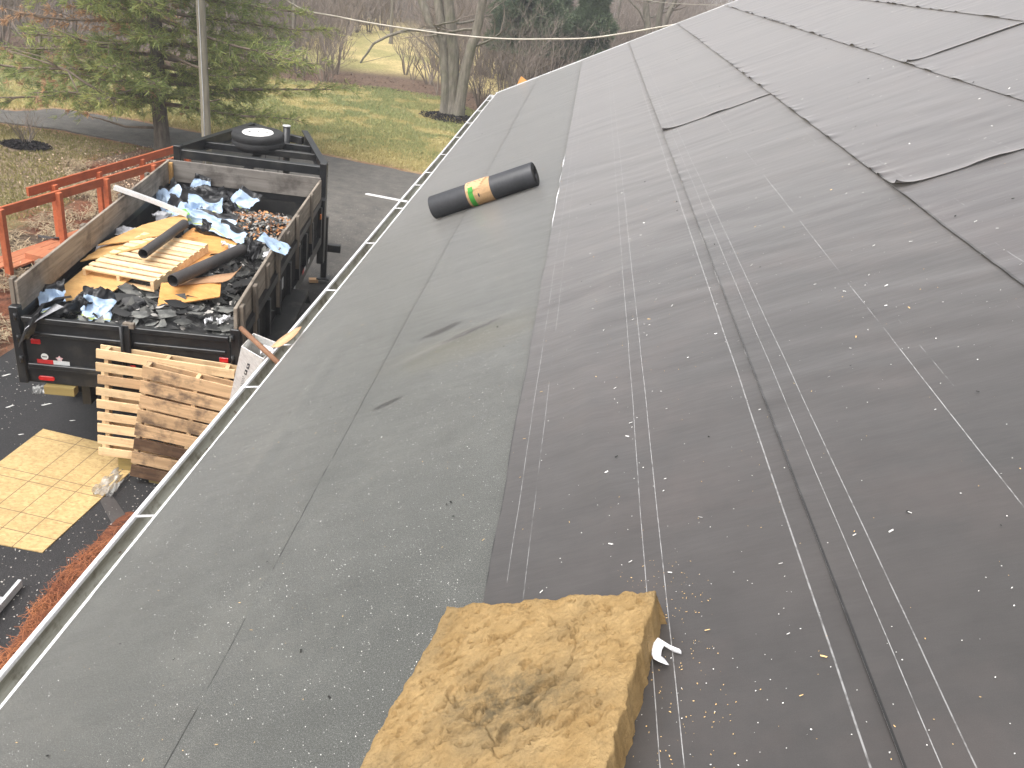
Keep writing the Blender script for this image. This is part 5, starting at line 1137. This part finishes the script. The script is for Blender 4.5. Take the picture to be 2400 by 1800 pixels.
# dead grass clumps and straw around the ramp
N = 34000; x = rng.uniform(-9.5, -4.9, N); y = rng.uniform(6.5, 17.0, N); dd = seg_dist(x, y, SOIL); m1 = (dd < .4) & (fbm(x * 1.3, y * 1.3, 12) > .50) & (seg_dist(x, y, DRIVE) > .05); x, y = x[m1], y[m1]
v_, f_ = strands(len(x), x, y, .04 + .10 * fbm(x * 1.3, y * 1.3, 14) * rng.random(len(x)), .10, .30, .006, 32, up=.35)
tag(np_mesh('dead_grass', v_, f_, M['deadgrass']), 'matted dead grass clumps over the red soil around the ramp', 'dead grass', kind='stuff')
N = 12000; x = rng.uniform(-9.5, -4.85, N); y = rng.uniform(5.5, 18.5, N); dd = seg_dist(x, y, SOIL); m1 = (dd < .2) & (seg_dist(x, y, DRIVE) > .02); x, y = x[m1], y[m1]
v_, f_ = strands(len(x), x, y, np.full(len(x), .03), .06, .16, .003, 33); tag(np_mesh('fallen_pine_straw', v_, f_, M['straw']), 'thin rust coloured needles over the bare soil left of the driveway', 'mulch', kind='stuff')

# ---------------------------------------------------------------- grass, leaves
def blades(x, y, h0, h1, wd, m, name, label, seed, z=0.0):
    r = np.random.default_rng(seed); n = len(x); a = r.uniform(0, 2 * math.pi, n); h = r.uniform(h0, h1, n); w_ = r.uniform(.5, 1, n) * wd
    dx, dy = np.cos(a) * w_, np.sin(a) * w_; lx_, ly_ = r.normal(0, .7, n) * h, r.normal(0, .7, n) * h; b0 = np.full(n, z - .02)
    V = np.stack([np.stack([x - dx, y - dy, b0], 1), np.stack([x + dx, y + dy, b0], 1), np.stack([x + lx_, y + ly_, z + h], 1)], 1).reshape(-1, 3)
    return tag(np_mesh(name, V, np.arange(n * 3).reshape(-1, 3), m), label, 'grass', kind='stuff')
N = 150000; x = rng.uniform(-17, 1.5, N); y = rng.uniform(20.2, 33, N); k = (seg_dist(x, y, DRIVE) > .25) & (y < wood_y(x) + .3); x, y = x[k], y[k]
dry = (fbm(x * 1.3, y * 1.3, 9) > .58) | (rng.random(len(x)) < .12) | (seg_dist(x, y, DRIVE) < 1.6 + rng.normal(0, .8, len(x)))
blades(x[~dry], y[~dry], .025, .06, .016, M['grass'], 'lawn_grass', 'green lawn grass beyond the driveway', 41)
blades(x[dry], y[dry], .02, .05, .016, M['grass_dry'], 'dry_lawn_grass', 'straw coloured grass along the far driveway edge', 42)
N = 60000; x = rng.uniform(-14, -5, N); y = rng.uniform(11, 19.6, N); k = (seg_dist(x, y, DRIVE) > .15) & (seg_dist(x, y, SOIL) > 0) & (np.hypot(x + 10.31, y - 17.75) > .5); x, y = x[k], y[k]
blades(x, y, .02, .05, .014, M['grass_near'], 'near_lawn_grass', 'yellowed lawn grass left of the ramp', 43)
N = 3800; a = rng.uniform(0, 6.28, N); rr = np.abs(rng.normal(0, 1.3, N)); x = -7.0 + rr * np.cos(a) * 1.0; y = 17.0 + rr * np.sin(a); k = (seg_dist(x, y, DRIVE) > .0) & (y < 19.6); cen = np.stack([x[k], y[k], np.full(k.sum(), .035)], 1)
v_, f_ = bits(cen, .012, .028, 1.6, tilt=.6, seed=44); tag(np_mesh('fallen_leaves', v_, f_, M['leaves']), 'dry fallen leaves under the pine between ramp and road', 'leaves', kind='stuff')
N = 26000; x = rng.uniform(-26, 8, N); y = wood_y(x) + rng.uniform(-.5, 26, N); kk = ~((x > -10.5) & (x < -3.5) & (y > 35.0)); x, y = x[kk], y[kk]; N = len(x); cen = np.stack([x, y, np.full(N, .05)], 1)
v_, f_ = bits(cen, .015, .04, 1.5, tilt=.7, seed=45); tag(np_mesh('leaf_litter', v_, f_, M['litter']), 'brown leaf litter at the edge of the wood', 'leaves', kind='stuff')
for (x, y, rx_, ry_, lb) in ((-10.31, 17.72, .52, .36, 'ring of dark mulch around the small bare shrub'), (-2.62, 28.85, 1.0, .9, 'ring of dark mulch around the multi-stemmed tree')):
    n = 1500; a = rng.uniform(0, 6.28, n); r_ = np.sqrt(rng.random(n)); cen = np.stack([x + rx_ * r_ * np.cos(a) * rng.uniform(.85, 1.1, n), y + ry_ * r_ * np.sin(a), .015 + .05 * (1 - r_ ** 2)], 1)
    v_, f_ = bits(cen, .02, .05, 1.8, tilt=.5, seed=46); tag(np_mesh('mulch_ring', v_, f_, M['mulch']), lb, 'mulch', kind='stuff')

# ---------------------------------------------------------------- plants
def grow(mb_list, p, d, L, r, depth, rnd, spread=.55, seg=4, up=.12, kmin=2, kmax=3, shrink=.68, sides=(6, 5, 3, 3, 3, 3)):
    pts = [p.copy()]; rad = [r]; q = p.copy(); dd = d.copy()
    for i in range(seg):
        dd = (dd + Vector((rnd.gauss(0, .13), rnd.gauss(0, .13), rnd.gauss(0, .10) + up * .3))).normalized(); q = q + dd * L / seg; pts.append(q.copy()); rad.append(r * (1 - .45 * (i + 1) / seg))
    lvl = min(depth, 5); mb_list[0 if depth > 2 else 1].tube(pts, rad, sides[max(0, 5 - depth)] if depth > 2 else 3, caps=False)
    if depth <= 0: return
    for k in range(rnd.randint(kmin, kmax)):
        i = rnd.randint(max(1, seg // 2), seg); a = rnd.uniform(0, 6.28); e = Vector((math.cos(a), math.sin(a), rnd.uniform(-.1, .5)))
        nd = (dd + e * spread * rnd.uniform(.6, 1.3)).normalized(); grow(mb_list, pts[i], nd, L * shrink * rnd.uniform(.75, 1.15), max(rad[i] * .62, .004), depth - 1, rnd, spread, seg, up, kmin, kmax, shrink, sides)

def shrub_mesh(seed, H_, stems, depth, twr=.006):
    rnd = random.Random(seed); a, b_ = MB(), MB()
    for s in range(stems):
        an = rnd.uniform(0, 6.28); t_ = rnd.uniform(.05, .55); d = Vector((math.cos(an) * t_, math.sin(an) * t_, 1)).normalized()
        grow([a, b_], Vector((math.cos(an) * .12, math.sin(an) * .12, -.05)), d, H_ * .38 * rnd.uniform(.7, 1.1), .016 + .004 * H_, depth, rnd, .6, 4, .1, 2, 3, .72)
    a.v, off = a.v + b_.v, len(a.v); a.f += [tuple(i + off for i in f) for f in b_.f]; a.sm += b_.sm
    me = bpy.data.meshes.new('bare_shrub'); me.from_pydata(a.v, [], a.f); me.materials.append(M['twigs']); me.update(); return me
shr = [shrub_mesh(100 + i, h, st_, 4) for i, (h, st_) in enumerate(((3.0, 7), (3.8, 6), (2.4, 8), (4.6, 5), (3.3, 7)))]
print('shrub tris', [len(m.polygons) * 2 for m in shr])
thin = [shrub_mesh(200 + i, h, st_, 3) for i, (h, st_) in enumerate(((4.2, 7), (5.2, 6), (3.2, 8)))]
RS = random.Random(3)
def put(me, name, x, y, s_, rz3, label, cat, group, z=0.0):
    o = bpy.data.objects.new(name, me); col.objects.link(o); o.location = (x, y, z); o.scale = (s_, s_, s_ * RS.uniform(.9, 1.1)); o.rotation_euler = (0, 0, rz3); return tag(o, label, cat, group)
LBL = 'bare twiggy brown shrub in the thicket behind the lawn'; GRP = 'bare shrubs at the edge of the wood'
n_sh = 0
for row, (dy, step) in enumerate(((.6, 1.15), (2.4, 1.3), (4.6, 1.5), (7.2, 1.9))):
    x = -24.0
    while x < 9:
        xx_ = x + RS.uniform(-.4, .4); yy_ = float(wood_y(xx_)) + dy + RS.uniform(-.6, .6); x += step
        in_gap = -7.6 < xx_ - (yy_ - 32) * -.12 < -4.3
        if in_gap and RS.random() < .93: continue
        put(RS.choice(shr), 'bare_shrub', xx_, yy_, RS.uniform(.65, 1.1), RS.uniform(0, 6.28), 'bare brown shrub in the ' + ('front row', 'second row', 'third row', 'back row')[row] + ' of the thicket ' + ('far behind the pine' if xx_ < -12.5 else 'left of the pale field gap' if xx_ < -6.5 else 'behind the multi-stemmed tree' if xx_ < -1.2 else 'beyond the rake edge'), 'shrub', GRP); n_sh += 1
print('edge shrubs', n_sh)
for (x, y, s_, lb) in ((-7.9, 31.9, .62, 'bare small tree at the left rim of the pale field gap'), (-3.75, 33.2, .75, 'bare bush just left of the multi-stemmed tree base'), (-5.35, 36.0, .55, 'low bare bush standing in the pale field gap')):
    put(shr[1], 'bare_bush', x, y, s_, RS.uniform(0, 6), lb, 'shrub', None)
# far thicket as one mass
def merged(meshes, places, name, m, label, cat):
    arrs = []
    for me in meshes:
        co = np.empty(len(me.vertices) * 3, np.float32); me.vertices.foreach_get('co', co); lp = np.empty(len(me.loops), np.int32); me.loops.foreach_get('vertex_index', lp); arrs.append((co.reshape(-1, 3), lp.reshape(-1, 4)))
    V, F_ = [], []; off = 0
    for (k, x, y, s_, a) in places:
        co, fc = arrs[k]; ca, sa = math.cos(a), math.sin(a); P = np.stack([(co[:, 0] * ca - co[:, 1] * sa) * s_ + x, (co[:, 0] * sa + co[:, 1] * ca) * s_ + y, co[:, 2] * s_], 1)
        V.append(P); F_.append(fc + off); off += len(P)
    return tag(np_mesh(name, np.concatenate(V), np.concatenate(F_), m), label, cat, kind='stuff')
pl_ = []
for i in range(800):
    y = 40 + 75 * RS.random() ** 1.5; x = -.32 * y + RS.uniform(-.38 * y, .48 * y)
    if -10 < x + (y - 40) * .15 < -5.0 and y < 50: continue
    pl_.append((RS.randrange(3), x, y, RS.uniform(.8, 1.3) * (1 + (y - 40) * .010), RS.uniform(0, 6.28)))
merged(thin, pl_, 'distant_thicket', M['twigs'], 'hazy brown thicket of bare twigs filling the wood behind', 'thicket')

def tree(name, base, stems, mats, label, cat='tree', group=None, twig_depth=3, seed=0, twm=None):
    rnd = random.Random(seed); e = empty(name, base, label=label, cat=cat, group=group); B0 = Vector(base); tw_ = MB(); br = MB()
    for pts, r0, r1 in stems:
        P = [Vector(p) - B0 for p in pts]; n = len(P); Q = []; 
        for i in range(n - 1):
            for k in range(4): Q.append(P[i].lerp(P[i + 1], k / 4) + Vector((rnd.gauss(0, .01), rnd.gauss(0, .01), 0)))
        Q.append(P[-1]); rr = [r0 + (r1 - r0) * (i / (len(Q) - 1)) for i in range(len(Q))]; rr[0] *= 1.25
        MB().tube(Q, rr, 14, caps=False).build('trunk' if P[0].z < .6 else 'limb', mats, e)
        for i in range(6, len(Q), 2):
            if rnd.random() < .75:
                a = rnd.uniform(0, 6.28); grow([br, tw_], Q[i], Vector((math.cos(a), math.sin(a), rnd.uniform(-.1, .7))).normalized(), rnd.uniform(.9, 1.7), rr[i] * .35, twig_depth, rnd, .6, 4, .1)
    br.build('branches', mats, e, kind='stuff') if br.v else None
    tw_.build('twigs', twm or M['twigs'], e, kind='stuff') if tw_.v else None
    return e
Yt = 29.26
tree('multi_stemmed_tree', (-2.65, Yt, 0), [
    ([(-2.88, Yt, 0), (-2.98, Yt, 1.2), (-3.16, Yt, 2.15), (-3.62, Yt + .1, 2.72), (-4.05, Yt + .2, 3.45), (-4.9, Yt + .4, 6.2)], .16, .12),
    ([(-3.05, Yt + .12, 2.1), (-3.33, Yt + .12, 2.9), (-3.5, Yt + .2, 3.6), (-3.6, Yt + .2, 6.8)], .17, .12),
    ([(-2.66, Yt + .1, 0), (-2.79, Yt + .05, 1.85), (-2.97, Yt, 2.88), (-3.14, Yt, 3.6), (-3.2, Yt, 7.0)], .22, .13),
    ([(-2.42, Yt, 0), (-2.34, Yt, 1.7), (-2.10, Yt, 2.83), (-2.0, Yt, 3.75), (-1.5, Yt + .3, 6.6)], .19, .12),
    ([(-3.45, Yt, 2.57), (-4.3, Yt - .3, 2.52), (-4.9, Yt - .4, 2.25), (-5.35, Yt - .5, 1.95), (-5.75, Yt - .5, 1.30)], .055, .03)],
    M['bark'], 'grey multi-stemmed bare tree in a dark mulch ring on the far lawn', seed=4)
tree('forked_tree', (4.1, 40, 0), [
    ([(4.12, 40, 0), (4.08, 40, 2.8), (3.72, 40, 4.1), (3.5, 40, 6.5)], .17, .12), ([(4.5, 40.1, 0), (4.45, 40.1, 3.0), (4.4, 40, 4.4), (4.3, 40, 6.8)], .15, .10),
    ([(4.62, 40, 2.7), (4.75, 40, 3.6), (4.95, 40, 4.4), (5.8, 40.3, 6.5)], .13, .08), ([(4.05, 40, 3.0), (3.5, 39.8, 3.7), (2.7, 39.6, 4.25)], .05, .03)],
    M['bark'], 'grey forked bare tree behind the top of the rake edge', seed=5)
for i, (x, y, lb) in enumerate(((-13.6, 33.5, 'slim bare tree behind the pine crown'), (-9.9, 34.5, 'slim bare tree left of the far field gap'), (-8.9, 47.5, 'slim pale bare tree standing beyond the far field'), (-6.6, 50.5, 'slim bare tree beyond the field, nearest the multi-stemmed tree'), (-3.0, 41.0, 'slim bare tree right behind the multi-stemmed tree'), (2.7, 43.0, 'slim bare tree between the junipers and the forked tree'), (7.4, 41.0, 'slim bare tree right of the forked tree'), (-12.0, 43.0, 'slim bare tree deep in the wood above the gooseneck'))):
    hh = random.uniform(7, 9); lean = random.uniform(-.6, .6)
    tree('bare_tree', (x, y, 0), [([(x, y, -.05), (x + lean * .1, y, 1.6), (x + lean * .3, y, 3.4), (x + lean, y + .2, hh)], .10, .04)], M['bark'], lb, seed=20 + i, twm=M['twigs_pale'], group='slim bare trees in the wood')

def foliage(cen, dirs, L0, L1, wd, per, spread, seed):
    """tufts of needle-like blades: cen (N,3), dirs (N,3)"""
    r = np.random.default_rng(seed); N = len(cen); C_ = np.repeat(cen, per, 0); D = np.repeat(dirs, per, 0) + r.normal(0, spread, (N * per, 3)); D /= np.linalg.norm(D, axis=1)[:, None]
    s = np.cross(D, r.normal(0, 1, (N * per, 3))); s /= np.linalg.norm(s, axis=1)[:, None]; L = r.uniform(L0, L1, N * per)[:, None]; C_ = C_ + r.normal(0, .012, C_.shape)
    V = np.stack([C_ - s * wd * .5, C_ + s * wd * .5, C_ + D * L + s * wd * .35 - np.array([0, 0, .012]), C_ + D * L - s * wd * .35 - np.array([0, 0, .012])], 1).reshape(-1, 3)
    return V, np.arange(N * per * 4).reshape(-1, 4)

# white pine
PB = Vector((-7.92, 19.18, 0)); pine = empty('pine_tree', PB, label='white pine with drooping green and browned boughs beside the road', cat='tree'); rnd = random.Random(12)
MB().tube([(0, 0, -.05), (0, 0, .12), (-.01, 0, .45), (-.03, 0, .9), (-.02, 0, 1.9), (.0, 0, 3.4), (.03, 0, 5.5), (.0, 0, 9.0)], [.24, .19, .17, .16, .145, .125, .09, .02], 16, caps=False).build('trunk', M['bark_pine'], pine)
lim = MB(); tc, td, dc, dd_ = [], [], [], []
nb = 84
for i in range(nb):
    zf = (i / (nb - 1)) ** 1.15; z0 = 1.05 + 6.8 * zf; az = i * 2.399 + rnd.uniform(-.25, .25); L = (4.3 - 3.2 * max(0, zf - .25)) * rnd.uniform(.8, 1.05); 
    if i < 4: L *= .8
    droop = -.28 + .35 * zf + rnd.uniform(-.08, .08)
    left = math.cos(az) < -.15
    if math.sin(az) < -.35 and z0 < 3.5: L *= .62; droop += .12
    pts = []; n = 9
    if left and z0 < 3: L *= 1.12; droop -= .05
    if not left and z0 < 1.7: droop += .16
    for k in range(n + 1):
        f = k / n; pts.append(Vector((math.cos(az + .1 * math.sin(f * 4 + i)) * L * f, math.sin(az + .1 * math.sin(f * 4 + i)) * L * f, max(z0 + droop * L * f * .55 + .10 * L * f * f + .03 * math.sin(f * 9 + i), .16))))
    lim.tube(pts, [.045 * (1 - .85 * k / n) * (1.2 - .5 * zf) for k in range(n + 1)], 6, caps=False)
    # keep a clear way in front of the pole (the bough is trimmed there)
    cut = n + 1
    for k, p in enumerate(pts):
        wx, wy = p.x + PB.x, p.y + PB.y
        lx_ = CAM[0] + (-6.2 - CAM[0]) * wy / 17.6
        if wy < 17.9 and abs(wx - lx_) < .30: cut = min(cut, k)
    if cut < n - 1: continue
    pts = pts[:max(cut, 2)]; n = len(pts) - 1; L = L * n / 9
    deadb = left and z0 < 3.2 and rnd.random() < .30
    for k in range(2, n + 1):
        for side in (-1, 1):
            for rep in range(2):
                f = k / n; p = pts[k - 1].lerp(pts[k], rnd.random()); tl = L * .26 * (1.15 - f) * rnd.uniform(.5, 1.2) + .12
                a2 = az + side * rnd.uniform(.5, 1.1); dvec = Vector((math.cos(a2), math.sin(a2), rnd.uniform(-.55, .40)))
                q = p + dvec * tl; lim.tube([p, p.lerp(q, .5) + Vector((0, 0, .02)), q], [.010, .007, .004], 3, caps=False)
                m = max(2, int(tl / .06))
                for j in range(m):
                    g_ = (j + 1) / m; c_ = p.lerp(q, g_) + Vector((rnd.gauss(0, .05), rnd.gauss(0, .05), rnd.gauss(0, .05)))
                    if deadb:
                        if rnd.random() < .30: dc.append(c_); dd_.append(dvec)
                    elif rnd.random() < .66: tc.append(c_); td.append(dvec + Vector((0, 0, .15)))
                    elif left and rnd.random() < .25: dc.append(c_); dd_.append(dvec)
lim.build('limbs', M['limb'], pine, kind='stuff')
print('tufts', len(tc), len(dc))
v_, f_ = foliage(np.array(tc), np.array(td), .10, .19, .012, 9, .55, 1); np_mesh('green_needles', v_, f_, M['needles'], pine, kind='stuff')
v_, f_ = foliage(np.array(dc), np.array(dd_), .07, .14, .014, 14, .6, 2); np_mesh('dead_needles', v_, f_, M['needles_dead'], pine, kind='stuff')
for pts, r0 in (([(-8.0, 19.1, 1.25), (-8.46, 17.8, 1.35), (-8.80, 17.6, 1.60), (-9.09, 17.6, 1.76), (-9.54, 17.6, 1.85), (-9.85, 17.6, 1.90), (-10.30, 17.5, 2.0)], .035), ([(-9.30, 17.6, 1.80), (-9.6, 17.5, 1.98), (-10.2, 17.5, 2.05)], .018), ([(-8.0, 19.0, 1.5), (-8.46, 17.9, 1.62), (-8.9, 17.7, 1.72), (-9.2, 17.6, 2.0)], .020), ([(-8.05, 19.1, .50), (-8.68, 19.0, .44), (-9.2, 18.9, .55), (-9.7, 18.8, .62)], .035), ([(-9.1, 17.6, 1.75), (-8.85, 17.5, 1.35), (-8.5, 17.5, 1.05)], .018), ([(-8.1, 19.0, 2.1), (-8.6, 17.9, 2.3), (-9.3, 17.6, 2.55), (-10.0, 17.5, 2.5)], .025)):
    MB().tube([Vector(p) - PB for p in pts], [r0 * (1 - .7 * i / (len(pts) - 1)) for i in range(len(pts))], 6).build('bare_limb', M['limb'], pine)

# junipers behind
def juniper(x, y, H_, Rr, seed, label):
    e = empty('juniper_tree', (x, y, 0), label=label, cat='tree', group='dark junipers in the wood'); r = np.random.default_rng(seed); n = 9000
    z = r.uniform(.25, 1, n) ** .8 * H_; rad = Rr * np.sqrt(r.random(n)) * np.clip(1.15 - (z / H_) * .9, .15, 1) * (.65 + .7 * vnoise(r.uniform(0, 1, n) * 0 + z * 1.4, z * 0 + seed, 3)); a = r.uniform(0, 6.28, n)
    lump = fbm(a * 1.6 + seed, z * 1.3, seed, 3); k = lump > .36; rad = rad * (.6 + .8 * lump)
    c_ = np.stack([rad * np.cos(a), rad * np.sin(a), z], 1)[k]; d_ = c_ * np.array([1, 1, .15]) + np.array([0, 0, .4]); d_ /= np.linalg.norm(d_, axis=1)[:, None] + 1e-6
    v_, f_ = foliage(c_, d_, .12, .26, .022, 7, .55, seed); np_mesh('crown', v_, f_, M['juniper'], e, kind='stuff'); MB().tube([(0, 0, 0), (.05, 0, H_ * .6), (0, 0, H_ * .95)], [.12, .07, .02], 8).build('trunk', M['bark'], e)
juniper(-1.0, 38.0, 4.6, 2.0, 3, 'dark green juniper right of the multi-stemmed tree'); juniper(1.55, 39.2, 4.4, 1.7, 4, 'dark green juniper nearer the forked tree')
juniper(-.35, 41.5, 5.6, 1.6, 6, 'dark green juniper behind and between the other two')
# small bare shrub in the near lawn
rnd = random.Random(77); a_, b3 = MB(), MB()
for s in range(16):
    an = rnd.uniform(0, 6.28); d = Vector((math.cos(an) * .45, math.sin(an) * .45, 1)).normalized(); grow([a_, b3], Vector((math.cos(an) * .05, math.sin(an) * .05, 0)), d, .40, .010, 2, rnd, .5, 3, .1)
a_.v, off = a_.v + b3.v, len(a_.v); a_.f += [tuple(i + off for i in f) for f in b3.f]; a_.sm += b3.sm
o = a_.build('lawn_shrub', M['twigs'], label='small bare shrub with upright twigs on the near lawn', cat='shrub'); o.location = (-10.31, 17.75, .02)

# utility pole and wires
pol = empty('utility_pole', (-6.17, 17.6, 0), label='weathered grey wooden utility pole at the driveway edge in front of the pine', cat='utility pole')
MB().tube([(.01, 0, -.1), (0, 0, .9), (-.035, 0, 3.5), (-.11, 0, 9.0)], [.100, .098, .090, .075], 18).build('pole_shaft', M['pole_wood'], pol)
MB().tube([(.01, -.105, 0), (.0, -.102, 1.6), (-.035, -.096, 3.4), (-.08, -.09, 6)], .010, 5).build('ground_wire', M['alu'], pol)
def cable(pts, r, name, label):
    P = np.array(pts, float); t_ = np.arange(len(P)); tt = np.linspace(0, len(P) - 1, 60)
    # smooth cubic through the points
    Q = []
    for q in tt:
        i = min(int(q), len(P) - 2); f = q - i; p0, p1, p2, p3 = P[max(i - 1, 0)], P[i], P[i + 1], P[min(i + 2, len(P) - 1)]
        Q.append(.5 * ((2 * p1) + (-p0 + p2) * f + (2 * p0 - 5 * p1 + 4 * p2 - p3) * f * f + (-p0 + 3 * p1 - 3 * p2 + p3) * f ** 3))
    MB().tube([tuple(q) for q in Q], r, 6).build(name, M['wire'], label=label, cat='cable')
cable([(-6.25, 17.6, 5.2), (-5.4, 20.27, 3.56), (-3.98, 19.85, 3.40), (-1.95, 19.25, 3.44), (-.42, 18.8, 3.55), (.75, 18.45, 3.73), (1.69, 18.18, 3.92), (3.05, 17.78, 4.36), (4.1, 17.0, 4.75), (4.6, 16.3, 4.9)], .016, 'service_cable', 'thick pale service cable sagging from the utility pole to the house gable')
cable([(-6.25, 17.6, 7.6), (-2.0, 27.5, 4.9), (2.2, 33, 4.35), (6.0, 38, 4.35), (14, 46, 5.2)], .010, 'far_cable', 'thin pale cable running off through the trees above the sagging one')

# ---------------------------------------------------------------- air
hm = bpy.data.materials.new('haze'); hm.use_nodes = True; t = hm.node_tree; t.nodes.clear()
out = t.nodes.new('ShaderNodeOutputMaterial'); pv = t.nodes.new('ShaderNodeVolumePrincipled'); pv.inputs['Color'].default_value = (.93, .95, 1, 1); pv.inputs['Density'].default_value = HAZE; pv.inputs['Anisotropy'].default_value = .2
t.links.new(pv.outputs[0], out.inputs['Volume'])
if HAZE > 0: MB().box((0, 190, 4.2), (660, 640, 12.0)).build('haze', hm, kind='stuff', label='pale misty air over the whole place')
